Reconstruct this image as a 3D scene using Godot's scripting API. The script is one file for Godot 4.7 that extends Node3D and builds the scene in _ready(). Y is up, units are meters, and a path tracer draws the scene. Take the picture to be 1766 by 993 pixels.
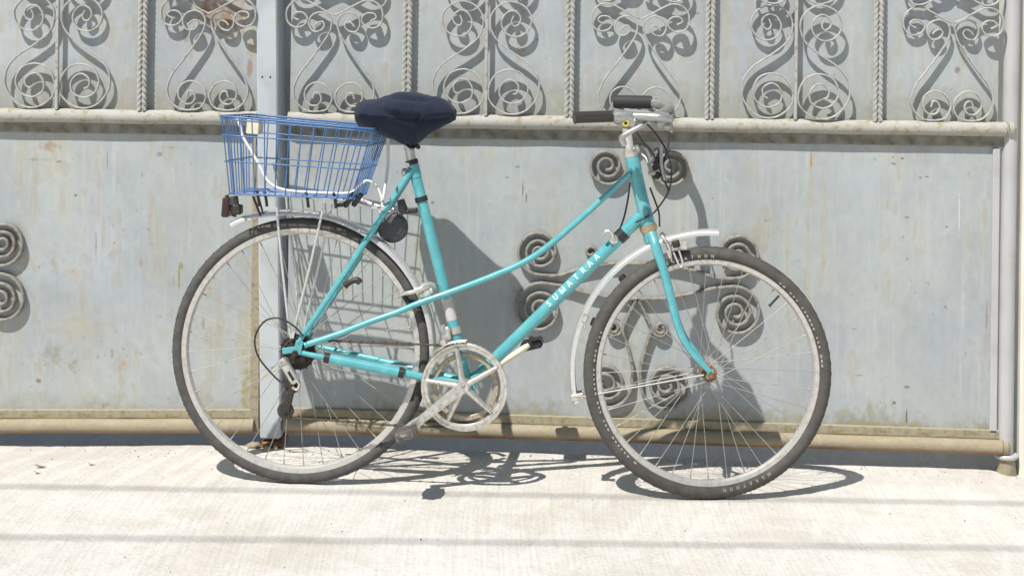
extends Node3D

# ---------------------------------------------------------------- mesh builder
class MB:
	var v := PackedVector3Array()
	var n := PackedVector3Array()
	var uv := PackedVector2Array()
	var ix := PackedInt32Array()

	func vert(p: Vector3, nn: Vector3, t := Vector2.ZERO) -> int:
		v.append(p); n.append(nn); uv.append(t)
		return v.size() - 1

	func tri(a: int, b: int, c: int) -> void:
		var g := (v[b] - v[a]).cross(v[c] - v[a])
		if g.dot(n[a] + n[b] + n[c]) > 0.0:
			ix.append_array([a, c, b])
		else:
			ix.append_array([a, b, c])

	func quad(a: int, b: int, c: int, d: int) -> void:
		tri(a, b, c); tri(a, c, d)

	func face(p: Array, out: Vector3) -> void:          # flat convex polygon
		var nn: Vector3 = (p[1] - p[0]).cross(p[2] - p[0]).normalized()
		if nn.dot(out) < 0.0: nn = -nn
		var first := v.size()
		for q in p: vert(q, nn, Vector2(q.x, q.y))
		for i in range(1, p.size() - 1): tri(first, first + i, first + i + 1)

	# round bar along points; r is one radius or a list
	func tube(pts: Array, r, sides := 10, closed := false, caps := true, flat := 1.0) -> void:
		var m := pts.size()
		var t: Array = []
		for i in m:
			var a: Vector3 = pts[(i - 1 + m) % m] if (closed or i > 0) else pts[i]
			var b: Vector3 = pts[(i + 1) % m] if (closed or i < m - 1) else pts[i]
			t.append((b - a).normalized())
		var t0: Vector3 = t[0]
		var up := Vector3(0, 0, 1) if absf(t0.z) < 0.9 else Vector3(0, 1, 0)
		var x := t0.cross(up).normalized()
		var base := v.size()
		var run := 0.0
		for i in m:
			var ti: Vector3 = t[i]
			x = (x - ti * x.dot(ti)).normalized()
			var y := ti.cross(x)
			var rad: float = r[i] if r is Array else r
			if i > 0: run += (pts[i] as Vector3).distance_to(pts[i - 1])
			for k in sides + 1:
				var a := TAU * k / sides
				var d := x * cos(a) * flat + y * sin(a)
				var nn := (x * cos(a) + y * sin(a) * flat).normalized()
				vert(pts[i] + d * rad, nn, Vector2(float(k) / sides, run))
		var rings := m if closed else m - 1
		for i in rings:
			var i2 := (i + 1) % m
			for k in sides:
				quad(base + i * (sides + 1) + k, base + i * (sides + 1) + k + 1, base + i2 * (sides + 1) + k + 1, base + i2 * (sides + 1) + k)
		if caps and not closed:
			for e in [0, m - 1]:
				var p: Array = []
				for k in sides: p.append(v[base + e * (sides + 1) + k])
				var te: Vector3 = t[e]
				face(p, te if e > 0 else -te)

	# closed outline in (radius, height along axis) turned about axis a through c
	func lathe(c: Vector3, a: Vector3, prof: Array, sides := 32, smooth := false, a0 := 0.0, a1 := TAU) -> void:
		a = a.normalized()
		var x := a.cross(Vector3(0, 1, 0) if absf(a.y) < 0.9 else Vector3(1, 0, 0)).normalized()
		var y := a.cross(x)
		for s in prof.size() - 1:
			var p: Vector2 = prof[s]; var q: Vector2 = prof[s + 1]
			var d := (q - p).normalized()
			var nn := Vector2(d.y, -d.x)
			var np := nn; var nq := nn
			if smooth:
				if s > 0: np = (nn + _perp(prof[s] - prof[s - 1])).normalized()
				if s < prof.size() - 2: nq = (nn + _perp(prof[s + 2] - prof[s + 1])).normalized()
			var base := v.size()
			for k in sides + 1:
				var an := lerpf(a0, a1, float(k) / sides)
				var rd := x * cos(an) + y * sin(an)
				vert(c + rd * p.x + a * p.y, (rd * np.x + a * np.y).normalized(), Vector2(float(k) / sides, float(s) / prof.size()))
				vert(c + rd * q.x + a * q.y, (rd * nq.x + a * nq.y).normalized(), Vector2(float(k) / sides, float(s + 1) / prof.size()))
			for k in sides:
				var b := base + k * 2
				quad(b, b + 1, b + 3, b + 2)

	func _perp(d: Vector2) -> Vector2:
		d = d.normalized()
		return Vector2(d.y, -d.x)

	func ball(c: Vector3, r: Vector3, sides := 14) -> void:
		var base := v.size()
		for i in sides + 1:
			for k in sides + 1:
				var th := PI * i / sides; var ph := TAU * k / sides
				var d := Vector3(sin(th) * cos(ph), cos(th), sin(th) * sin(ph))
				vert(c + d * r, (d / r).normalized(), Vector2(float(k) / sides, float(i) / sides))
		for i in sides:
			for k in sides:
				quad(base + i * (sides + 1) + k, base + i * (sides + 1) + k + 1, base + (i + 1) * (sides + 1) + k + 1, base + (i + 1) * (sides + 1) + k)

	# chamfered box in the frame b
	func box(c: Vector3, s: Vector3, b := Basis.IDENTITY, ch := 0.001) -> void:
		var h := s * 0.5
		ch = minf(ch, minf(h.x, minf(h.y, h.z)) * 0.6)
		var P := func(x: float, y: float, z: float) -> Vector3: return c + b * Vector3(x, y, z)
		for ax in 3:
			var u := (ax + 1) % 3; var w := (ax + 2) % 3
			for sg in [-1.0, 1.0]:
				var poly: Array = []
				for q in [[-1, -1], [1, -1], [1, 1], [-1, 1]]:
					var l := Vector3.ZERO
					l[ax] = sg * h[ax]; l[u] = q[0] * (h[u] - ch); l[w] = q[1] * (h[w] - ch)
					poly.append(P.call(l.x, l.y, l.z))
				var o := Vector3.ZERO; o[ax] = sg
				face(poly, b * o)
			for s1 in [-1.0, 1.0]:
				for s2 in [-1.0, 1.0]:
					var e: Array = []
					for q in [[-1, 0], [1, 0], [1, 1], [-1, 1]]:
						var l := Vector3.ZERO
						l[ax] = q[0] * (h[ax] - ch)
						l[u] = s1 * (h[u] - (ch if q[1] == 1 else 0.0))
						l[w] = s2 * (h[w] - (ch if q[1] == 0 else 0.0))
						e.append(P.call(l.x, l.y, l.z))
					var o2 := Vector3.ZERO; o2[u] = s1; o2[w] = s2
					face(e, b * o2)

	# flat bar bent along a path in the plane z = const, standing on edge: thickness t in the plane, from z0 to z1
	func strip(path: Array, t: float, z0: float, z1: float) -> void:
		var m := path.size()
		var h := t * 0.5; var ch := t * 0.28
		var prof := [Vector2(h - ch, z1), Vector2(h, z1 - ch), Vector2(h, z0 + ch), Vector2(h - ch, z0), Vector2(-h + ch, z0), Vector2(-h, z0 + ch), Vector2(-h, z1 - ch), Vector2(-h + ch, z1)]
		var side: Array = []
		var run: Array = [0.0]
		for i in m:
			var a: Vector2 = path[maxi(i - 1, 0)]; var b: Vector2 = path[mini(i + 1, m - 1)]
			var d := (b - a).normalized()
			side.append(Vector2(d.y, -d.x))
			if i > 0: run.append(run[i - 1] + (path[i] as Vector2).distance_to(path[i - 1]))
		for s in 8:
			var p: Vector2 = prof[s]; var q: Vector2 = prof[(s + 1) % 8]
			var d2 := (q - p).normalized()
			var nn := Vector2(-d2.y, d2.x)
			if nn.dot(p + q - Vector2(0, z0 + z1)) < 0.0: nn = -nn
			var base := v.size()
			for i in m:
				var sd: Vector2 = side[i]; var c: Vector2 = path[i]
				var nw := Vector3(sd.x * nn.x, sd.y * nn.x, nn.y)
				vert(Vector3(c.x + sd.x * p.x, c.y + sd.y * p.x, p.y), nw, Vector2(0.1 * s, run[i]))
				vert(Vector3(c.x + sd.x * q.x, c.y + sd.y * q.x, q.y), nw, Vector2(0.1 * s + 0.1, run[i]))
			for i in m - 1:
				var b2 := base + i * 2
				quad(b2, b2 + 1, b2 + 3, b2 + 2)
		for e in [0, m - 1]:
			var poly: Array = []
			var c2: Vector2 = path[e]; var sd2: Vector2 = side[e]
			for p2 in prof: poly.append(Vector3(c2.x + sd2.x * p2.x, c2.y + sd2.y * p2.x, p2.y))
			var o := Vector3(-sd2.y, sd2.x, 0)
			face(poly, o if e > 0 else -o)

	# grid surface from a function of two integers
	func grid(cols: int, rows: int, at: Callable, uvat: Callable, flip := false) -> void:
		var base := v.size()
		var P: Array = []
		for j in rows + 1:
			for i in cols + 1: P.append(at.call(i, j))
		for j in rows + 1:
			for i in cols + 1:
				var a: Vector3 = P[j * (cols + 1) + mini(i + 1, cols)] - P[j * (cols + 1) + maxi(i - 1, 0)]
				var b: Vector3 = P[mini(j + 1, rows) * (cols + 1) + i] - P[maxi(j - 1, 0) * (cols + 1) + i]
				var nn := a.cross(b).normalized()
				if flip: nn = -nn
				vert(P[j * (cols + 1) + i], nn, uvat.call(i, j))
		for j in rows:
			for i in cols:
				quad(base + j * (cols + 1) + i, base + j * (cols + 1) + i + 1, base + (j + 1) * (cols + 1) + i + 1, base + (j + 1) * (cols + 1) + i)

	func mesh() -> ArrayMesh:
		var a := []
		a.resize(Mesh.ARRAY_MAX)
		a[Mesh.ARRAY_VERTEX] = v; a[Mesh.ARRAY_NORMAL] = n; a[Mesh.ARRAY_TEX_UV] = uv; a[Mesh.ARRAY_INDEX] = ix
		var m := ArrayMesh.new()
		m.add_surface_from_arrays(Mesh.PRIMITIVE_TRIANGLES, a)
		return m

# ---------------------------------------------------------------- scene helpers
var mats := {}
var used := {}

func numbered(called: String) -> String:
	if not used.has(called):
		used[called] = 0
		return called
	used[called] += 1
	return "%s_%03d" % [called, used[called]]

func obj(called: String, mb: MB, m: Material, parent: Node = self) -> MeshInstance3D:
	var o := MeshInstance3D.new()
	o.mesh = mb.mesh(); o.material_override = m
	if parent == self:
		o.name = numbered(called)
	else:
		o.name = called
		var k := 0
		while parent.has_node(NodePath(String(o.name))):
			k += 1
			o.name = "%s_%03d" % [called, k]
	parent.add_child(o, true)
	return o

func again(called: String, src: MeshInstance3D, parent: Node, tr: Transform3D) -> MeshInstance3D:
	var o := MeshInstance3D.new()
	o.mesh = src.mesh; o.material_override = src.material_override; o.transform = tr
	o.name = called
	var k := 0
	while parent.has_node(NodePath(String(o.name))):
		k += 1
		o.name = "%s_%03d" % [called, k]
	parent.add_child(o, true)
	return o

func thing(called: String, label: String, category: String, at := Vector3.ZERO, group := "") -> Node3D:
	var o := Node3D.new()
	o.name = numbered(called); add_child(o)
	o.position = at
	tag(o, label, category, group)
	return o

func tag(o: Node, label: String, category := "", group := "", kind := "") -> void:
	if label: o.set_meta("label", label)
	if category: o.set_meta("category", category)
	if group: o.set_meta("group", group)
	if kind: o.set_meta("kind", kind)

func lin(r: float, g: float, b: float) -> Color:
	return Color(r, g, b).linear_to_srgb()

func flat_mat(c: Color, rough := 0.6, metal := 0.0) -> StandardMaterial3D:
	var m := StandardMaterial3D.new()
	m.albedo_color = c; m.roughness = rough; m.metallic = metal
	return m

func noise(s: int, f: float, oct := 3) -> FastNoiseLite:
	var q := FastNoiseLite.new()
	q.seed = s; q.frequency = f; q.fractal_octaves = oct
	q.noise_type = FastNoiseLite.TYPE_SIMPLEX_SMOOTH
	return q

func tex(img: Image) -> ImageTexture:
	return ImageTexture.create_from_image(img)

func mottled(stops: Array, s: int, f: float, rough: float, metal: float, scale := 4.0, size := 256) -> StandardMaterial3D:
	# a triplanar coat whose colour wanders between the stops
	var g := Gradient.new()
	g.offsets = PackedFloat32Array(); g.colors = PackedColorArray()
	var off := PackedFloat32Array(); var col := PackedColorArray()
	for q in stops:
		off.append(q[0]); col.append(q[1])
	g.offsets = off; g.colors = col
	var fn := noise(s, f, 4)
	var img := Image.create(size, size, true, Image.FORMAT_RGB8)
	var raw := fn.get_seamless_image(size, size)
	for y in size:
		for x in size:
			img.set_pixel(x, y, g.sample(raw.get_pixel(x, y).r))
	img.generate_mipmaps()
	var m := StandardMaterial3D.new()
	m.albedo_texture = tex(img); m.roughness = rough; m.metallic = metal
	m.uv1_triplanar = true; m.uv1_world_triplanar = true
	m.uv1_scale = Vector3.ONE * scale
	return m

func curve(pts: Array, per := 6, closed := false) -> Array:
	# Catmull-Rom through Vector2 or Vector3 points
	var out: Array = []
	var m := pts.size()
	var last := m if closed else m - 1
	for i in last:
		var p0 = pts[(i - 1 + m) % m] if (closed or i > 0) else pts[0]
		var p1 = pts[i]; var p2 = pts[(i + 1) % m]
		var p3 = pts[(i + 2) % m] if (closed or i < m - 2) else pts[m - 1]
		for k in per:
			var t := float(k) / per
			out.append(0.5 * (2.0 * p1 + (p2 - p0) * t + (2.0 * p0 - 5.0 * p1 + 4.0 * p2 - p3) * t * t + (3.0 * p1 - p0 - 3.0 * p2 + p3) * t * t * t))
	if not closed: out.append(pts[m - 1])
	return out

func spiral(c: Vector2, r_out: float, r_in: float, a0: float, turns: float, per_turn := 26) -> Array:
	# from the outside (angle a0, degrees) inwards; turns > 0 runs anticlockwise
	var out: Array = []
	var m := int(absf(turns) * per_turn)
	for i in m + 1:
		var t := float(i) / m
		var a := deg_to_rad(a0) + TAU * turns * t
		out.append(c + Vector2(cos(a), sin(a)) * lerpf(r_out, r_in, pow(t, 0.85)))
	return out

# ---------------------------------------------------------------- surfaces
var rng := RandomNumberGenerator.new()

func blot(buf: PackedFloat32Array, w: int, h: int, x: float, y: float, rx: float, ry: float, c: Color, amount: float, fn: FastNoiseLite) -> void:
	for j in range(maxi(0, int(y - ry * 1.5)), mini(h, int(y + ry * 1.5) + 1)):
		for i in range(maxi(0, int(x - rx * 1.5)), mini(w, int(x + rx * 1.5) + 1)):
			var d := Vector2((i - x) / rx, (j - y) / ry).length() + fn.get_noise_2d(i * 3.0, j * 3.0) * (0.3 if rx < 8.0 else 0.9)
			var a := clampf((1.0 - d) * (2.6 if rx < 8.0 else 1.1), 0.0, 1.0) * amount
			if a > 0.0:
				var q := (j * w + i) * 3
				buf[q] = lerpf(buf[q], c.r, a); buf[q + 1] = lerpf(buf[q + 1], c.g, a); buf[q + 2] = lerpf(buf[q + 2], c.b, a)

func panel_texture(w: int, h: int, s: int, x0: float, x1: float, y0: float, y1: float, grime: float, marks: Array, spots := 0.0) -> ImageTexture:
	# old grey-blue paint on sheet steel; marks are [x, y, half width, half height, colour, amount] in metres on the wall
	var buf := PackedFloat32Array(); buf.resize(w * h * 3)
	var n1 := noise(s, 1.9, 3); var n2 := noise(s + 1, 9.0, 3); var n3 := noise(s + 2, 1.0, 2); var n4 := noise(s + 3, 40.0, 2); var n5 := noise(s + 4, 5.0, 3)
	for j in h:
		var y := lerpf(y1, y0, (j + 0.5) / h)
		for i in w:
			var x := lerpf(x0, x1, (i + 0.5) / w)
			var a := n1.get_noise_2d(x * 1.4, y * 0.8)
			var b := n2.get_noise_2d(x, y)
			var st := n3.get_noise_2d(x * 17.0, y * 0.9)
			var st2 := n3.get_noise_2d(x * 46.0 + 30.0, y * 1.6 + 11.0)
			var fine := n4.get_noise_2d(x, y * 0.7)
			var cloud := n5.get_noise_2d(x * 0.55 + 20.0, y * 0.4)
			var mott := n4.get_noise_2d(x * 0.45 + 3.0, y * 0.30)
			var lum := 1.0 + 0.10 * a + 0.08 * cloud + 0.05 * b + 0.04 * st + 0.025 * st2 + 0.045 * fine + 0.06 * mott
			var warm := clampf(n5.get_noise_2d(x * 0.9 + 3.0, y * 0.30) * 1.2 + 0.10 + 0.4 * st, 0.0, 1.0)
			var c := Color(0.382, 0.415, 0.420) * lum
			c = c.lerp(Color(0.425, 0.418, 0.365) * lum, warm * 0.42)
			c = c.lerp(Color(0.385, 0.415, 0.450) * lum, clampf(-cloud * 1.6, 0.0, 0.6))
			c = c.lerp(Color(0.49, 0.51, 0.505), clampf(st2 * 1.2 + st * 0.5 - 0.5, 0.0, 0.30))
			# brown runs below the rail and where the paint is thin
			c = c.lerp(Color(0.33, 0.285, 0.185), clampf(st * 0.9 + st2 * 0.8 + n5.get_noise_2d(x * 0.7, y * 0.9 + 5.0) - 0.62 + 0.25 * (grime - 0.8) + spots * 0.25, 0.0, 0.28))
			# growth creeping up from the bottom edge, soft at the top
			var lowg := clampf(1.0 - (y - y0 - 0.05) / 0.13, 0.0, 1.2)
			var edge := lowg * 1.0 + a * 0.45 + b * 0.30 + fine * 0.35 - 0.45
			c = c.lerp(Color(0.31, 0.28, 0.205), clampf(mott * 0.8 + b * 0.5 + st * 0.4 - 0.35 + 0.35 * spots * clampf(1.0 - absf(y - 0.30) * 3.0, 0.0, 1.0), 0.0, 0.30))
			c = c.lerp(Color(0.225, 0.205, 0.130) * (1.0 + 0.35 * fine), smoothstep(0.0, 0.75, edge) * 0.78 * grime)
			# spatter of small rusty and dark specks
			var field := clampf(n1.get_noise_2d(x * 1.2 + 50.0, y * 1.6) + 0.15 + (0.55 - absf(y - 0.24) * 2.6) * spots, 0.0, 1.0)
			var pit := n4.get_noise_2d(x * 1.3 + 7.0, y * 0.95 + 2.0)
			var hold := 0.70 - 0.42 * field * (0.35 + 0.65 * spots) - 0.08 * b
			if pit > hold:
				c = c.lerp(Color(0.245, 0.215, 0.15), clampf((pit - hold) * 3.0, 0.0, 0.65))
			var q := (j * w + i) * 3
			buf[q] = c.r; buf[q + 1] = c.g; buf[q + 2] = c.b
	var fb := noise(s + 9, 0.02, 3)
	for mk in marks:
		var px: float = (mk[0] - x0) / (x1 - x0) * w; var py: float = (y1 - mk[1]) / (y1 - y0) * h
		blot(buf, w, h, px, py, maxf(mk[2] / (x1 - x0) * w, 1.3), maxf(mk[3] / (y1 - y0) * h, 1.3), mk[4], mk[5], fb)
	return tex(bytes_image(buf, w, h))

func bytes_image(buf: PackedFloat32Array, w: int, h: int) -> Image:
	var lut := PackedByteArray(); lut.resize(1025)
	for i in 1025: lut[i] = int(clampf(Color(i / 1024.0, 0, 0).linear_to_srgb().r, 0.0, 1.0) * 255.0 + 0.5)
	var by := PackedByteArray(); by.resize(w * h * 3)
	for i in w * h * 3: by[i] = lut[clampi(int(buf[i] * 1024.0), 0, 1024)]
	var img := Image.create_from_data(w, h, false, Image.FORMAT_RGB8, by)
	return img

func relief(w: int, h: int, at: Callable, strength: float) -> ImageTexture:
	var by := PackedByteArray(); by.resize(w * h)
	for j in h:
		for i in w: by[j * w + i] = clampi(int(127.0 + 127.0 * at.call(i, j)), 0, 255)
	var img := Image.create_from_data(w, h, false, Image.FORMAT_L8, by)
	img.convert(Image.FORMAT_RGBA8)
	img.bump_map_to_normal_map(strength)
	return tex(img)

func rail_material(s: int, rust_low: float, moss: float, low: float) -> StandardMaterial3D:
	# UV: x round the pipe, y along it (metres)
	var w := 64; var h := 1024
	var buf := PackedFloat32Array(); buf.resize(w * h * 3)
	var n1 := noise(s, 0.02, 4); var n2 := noise(s + 1, 0.06, 3)
	for j in h:
		for i in w:
			var a := n1.get_noise_2d(i * 2.0, j); var b := n2.get_noise_2d(i * 1.5, j)
			var c := Color(0.405, 0.395, 0.36).lerp(Color(0.315, 0.262, 0.18), low) * (1.0 + 0.16 * a + 0.14 * b)
			c = c.lerp(Color(0.48, 0.40, 0.31), clampf(a * 1.3 - 0.15, 0.0, 0.3))
			c = c.lerp(Color(0.27, 0.25, 0.19), clampf(a * 1.2 + b * 0.8 - 0.05, 0.0, 0.55))
			c = c.lerp(Color(0.27, 0.26, 0.12), clampf(b * 2.0 - 0.75 + moss, 0.0, 0.5))
			c = c.lerp(Color(0.46, 0.465, 0.45), clampf(-a * 1.5 - 0.1, 0.0, 0.55) * (1.0 - 0.75 * low))
			var t := float(i) / w                       # 0.5 = underside as laid by pipe()
			var under := clampf(1.0 - absf(t - 0.41) / 0.12, 0.0, 1.0)
			c = c.lerp(Color(0.25, 0.125, 0.05) * (1.0 + 0.4 * a), clampf(under * 1.5 + a * 0.5 * under + b * 0.3 * under, 0.0, 1.0) * rust_low)
			var crown := clampf(1.0 - minf(t, 1.0 - t) / 0.05, 0.0, 1.0)
			c = c.lerp(Color(0.25, 0.25, 0.09), clampf(crown * 0.8 + b * 1.4 - 0.35, 0.0, 0.8))
			var q := (j * w + i) * 3
			buf[q] = c.r; buf[q + 1] = c.g; buf[q + 2] = c.b
	var m := StandardMaterial3D.new()
	m.albedo_texture = tex(bytes_image(buf, w, h)); m.roughness = 0.75
	m.uv1_scale = Vector3(1, 0.6, 1)
	return m

func ground_y(x: float, z: float) -> float:
	var xs := [-3.0, -1.56, -0.82, -0.14, 0.3, 0.67, 1.2, 1.34, 2.2]
	var ds := [-0.02, -0.016, 0.0, -0.006, -0.010, -0.022, -0.026, -0.042, -0.045]
	var d := 0.0
	if x <= xs[0]: d = ds[0]
	elif x >= xs[8]: d = ds[8]
	else:
		for i in 8:
			if x < xs[i + 1]:
				d = lerpf(ds[i], ds[i + 1], smoothstep(xs[i], xs[i + 1], x))
				break
	return d * (1.0 - smoothstep(0.03, 0.27, z))

# ---------------------------------------------------------------- the scene
func _ready() -> void:
	rng.seed = 11
	# camera: level, the lens shifted down; 36.7 degrees across
	var cam := Camera3D.new()
	cam.name = "camera"
	cam.projection = Camera3D.PROJECTION_FRUSTUM
	cam.keep_aspect = Camera3D.KEEP_HEIGHT
	cam.near = 0.1; cam.far = 400.0
	cam.size = 0.1 * 993.0 / 2660.0
	cam.frustum_offset = Vector2(0.0, -0.1 * 502.5 / 2660.0)
	cam.transform = Transform3D(Basis(Vector3.UP, deg_to_rad(1.6)) * Basis(Vector3.BACK, 0.0122), Vector3(0, 1.28, 4.355))
	add_child(cam)
	cam.make_current()
	var we := WorldEnvironment.new(); we.name = "world_environment"
	var env := Environment.new()
	env.tonemap_mode = Environment.TONE_MAPPER_LINEAR
	env.tonemap_exposure = 1.12
	env.background_mode = Environment.BG_SKY
	env.background_energy_multiplier = 0.68
	var sm := ProceduralSkyMaterial.new()
	sm.sky_top_color = Color(0.48, 0.56, 0.66); sm.sky_horizon_color = Color(0.82, 0.86, 0.90)
	sm.sky_curve = 0.16
	sm.ground_bottom_color = Color(0.45, 0.43, 0.40); sm.ground_horizon_color = Color(0.70, 0.72, 0.72)
	sm.sun_angle_max = 1.0
	var sky := Sky.new(); sky.sky_material = sm
	env.sky = sky
	env.sdfgi_enabled = true; env.ssao_enabled = true; env.ssil_enabled = true
	we.environment = env
	add_child(we)
	var sun := DirectionalLight3D.new(); sun.name = "sun"
	sun.light_energy = 1.6; sun.light_angular_distance = 0.5
	sun.light_color = Color(1.0, 0.98, 0.95); sun.shadow_enabled = true
	var sd := Vector3(0.66, -1.92, -1.0).normalized()
	sun.transform = Transform3D(Basis.looking_at(sd, Vector3.UP), Vector3(-3, 6, 5))
	add_child(sun)

	make_materials()
	build_ground()
	build_gate()
	build_surroundings()
	build_bicycle()
	build_litter()

func make_materials() -> void:
	mats.iron = mottled([[0.0, lin(0.20, 0.14, 0.09)], [0.22, lin(0.31, 0.29, 0.24)], [0.42, lin(0.39, 0.395, 0.38)], [0.7, lin(0.44, 0.445, 0.43)], [1.0, lin(0.40, 0.36, 0.28)]], 5, 0.03, 0.55, 0.0, 5.0)
	mats.old_iron = mottled([[0.0, lin(0.16, 0.095, 0.055)], [0.30, lin(0.19, 0.165, 0.13)], [0.5, lin(0.24, 0.24, 0.225)], [0.75, lin(0.30, 0.29, 0.255)], [1.0, lin(0.25, 0.16, 0.10)]], 6, 0.03, 0.6, 0.0, 6.0)
	mats.old_paint = mottled([[0.0, lin(0.09, 0.085, 0.05)], [0.35, lin(0.19, 0.18, 0.14)], [0.7, lin(0.26, 0.255, 0.23)], [1.0, lin(0.30, 0.29, 0.25)]], 10, 0.02, 0.7, 0.0, 3.0)
	mats.post = mottled([[0.0, lin(0.40, 0.42, 0.42)], [0.4, lin(0.48, 0.52, 0.55)], [0.75, lin(0.50, 0.54, 0.565)], [1.0, lin(0.52, 0.50, 0.44)]], 7, 0.012, 0.5, 0.0, 2.0)
	mats.pole = mottled([[0.0, lin(0.38, 0.375, 0.36)], [0.4, lin(0.445, 0.45, 0.455)], [1.0, lin(0.48, 0.485, 0.49)]], 8, 0.012, 0.5, 0.0, 2.0)
	mats.trim = mottled([[0.0, lin(0.17, 0.14, 0.075)], [0.35, lin(0.29, 0.255, 0.17)], [0.65, lin(0.34, 0.31, 0.225)], [1.0, lin(0.30, 0.21, 0.125)]], 9, 0.03, 0.7, 0.0, 4.0)
	var teal := StandardMaterial3D.new()
	var tb := PackedFloat32Array(); tb.resize(512 * 512 * 3)
	var t1 := noise(12, 0.012, 3); var t2 := noise(112, 0.06, 3); var t3 := noise(212, 0.16, 2)
	for j in 512:
		for i in 512:
			var fa := t1.get_noise_2d(i, j); var fb := t2.get_noise_2d(i, j); var fc := t3.get_noise_2d(i, j)
			var c := Color(0.098, 0.425, 0.470) * (1.0 + 0.16 * fa + 0.07 * fb)
			c = c.lerp(Color(0.20, 0.46, 0.46), clampf(fa * 1.3 - 0.1, 0.0, 0.45))
			c = c.lerp(Color(0.10, 0.20, 0.19), clampf(fb * 1.6 - 0.55, 0.0, 0.45))
			if fc > 0.58: c = c.lerp(Color(0.50, 0.54, 0.53), clampf((fc - 0.58) * 8.0, 0.0, 0.85))
			elif fc < -0.62: c = c.lerp(Color(0.13, 0.09, 0.06), clampf((-0.62 - fc) * 8.0, 0.0, 0.85))
			var q := (j * 512 + i) * 3
			tb[q] = c.r; tb[q + 1] = c.g; tb[q + 2] = c.b
	teal.albedo_texture = tex(bytes_image(tb, 512, 512)); teal.roughness = 0.34; teal.metallic = 0.12
	teal.uv1_triplanar = true; teal.uv1_world_triplanar = true; teal.uv1_scale = Vector3.ONE * 3.1
	teal.clearcoat_enabled = true; teal.clearcoat = 0.7; teal.clearcoat_roughness = 0.2
	mats.teal = teal
	mats.chrome = mottled([[0.0, lin(0.50, 0.47, 0.42)], [0.35, lin(0.70, 0.70, 0.68)], [1.0, lin(0.78, 0.78, 0.77)]], 13, 0.04, 0.36, 0.6, 9.0)
	mats.dull = mottled([[0.0, lin(0.25, 0.24, 0.22)], [0.4, lin(0.42, 0.42, 0.41)], [1.0, lin(0.58, 0.58, 0.57)]], 28, 0.04, 0.38, 0.7, 14.0)
	mats.alloy = mottled([[0.0, lin(0.36, 0.31, 0.23)], [0.3, lin(0.60, 0.575, 0.52)], [0.7, lin(0.74, 0.72, 0.68)], [1.0, lin(0.80, 0.79, 0.76)]], 14, 0.025, 0.30, 0.75, 9.0)
	mats.rim = mottled([[0.0, lin(0.45, 0.42, 0.36)], [0.35, lin(0.62, 0.60, 0.56)], [1.0, lin(0.70, 0.69, 0.67)]], 15, 0.03, 0.4, 0.6, 7.0)
	mats.spoke = flat_mat(lin(0.40, 0.39, 0.37), 0.5, 0.5)
	mats.tyre_rear = mottled([[0.0, lin(0.055, 0.053, 0.050)], [0.5, lin(0.075, 0.073, 0.069)], [1.0, lin(0.11, 0.106, 0.098)]], 16, 0.015, 0.85, 0.0, 7.0)
	mats.tyre_front = mottled([[0.0, lin(0.06, 0.056, 0.050)], [0.5, lin(0.078, 0.072, 0.066)], [1.0, lin(0.105, 0.097, 0.087)]], 17, 0.015, 0.8, 0.0, 7.0)
	mats.black = flat_mat(lin(0.022, 0.022, 0.024), 0.45)
	mats.grip = flat_mat(lin(0.028, 0.028, 0.030), 0.7)
	mats.grip_shiny = flat_mat(lin(0.04, 0.038, 0.036), 0.35)
	mats.dark_metal = mottled([[0.0, lin(0.03, 0.026, 0.022)], [0.6, lin(0.06, 0.052, 0.044)], [1.0, lin(0.12, 0.085, 0.06)]], 18, 0.05, 0.5, 0.4, 12.0)
	mats.rust = mottled([[0.0, lin(0.14, 0.07, 0.03)], [0.5, lin(0.26, 0.14, 0.06)], [1.0, lin(0.36, 0.22, 0.11)]], 19, 0.05, 0.75, 0.2, 12.0)
	mats.blue = mottled([[0.0, lin(0.045, 0.09, 0.20)], [0.3, lin(0.045, 0.14, 0.34)], [0.85, lin(0.08, 0.18, 0.39)], [1.0, lin(0.16, 0.13, 0.11)]], 20, 0.03, 0.38, 0.0, 8.0)
	mats.white = flat_mat(lin(0.78, 0.77, 0.74), 0.45)
	mats.cream = flat_mat(lin(0.72, 0.66, 0.50), 0.6)
	mats.yellow = flat_mat(lin(0.60, 0.47, 0.06), 0.5)
	mats.letter = flat_mat(lin(0.55, 0.73, 0.76), 0.5)
	mats.reflect = flat_mat(lin(0.36, 0.35, 0.32), 0.5)
	mats.red = flat_mat(lin(0.045, 0.022, 0.020), 0.3)
	var navy := mottled([[0.0, lin(0.007, 0.011, 0.024)], [0.5, lin(0.010, 0.0165, 0.038)], [1.0, lin(0.015, 0.022, 0.050)]], 21, 0.05, 0.95, 0.0, 10.0)
	navy.rim_enabled = true; navy.rim = 0.15; navy.rim_tint = 0.6
	navy.normal_enabled = true
	var wv := noise(77, 0.35, 2)
	navy.normal_texture = relief(256, 256, func(i: int, j: int): return 0.5 * sin(i * TAU / 8.0) * sin(j * TAU / 8.0) + 0.5 * wv.get_noise_2d(i, j), 2.0)
	navy.normal_scale = 0.5
	mats.navy = navy

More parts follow.
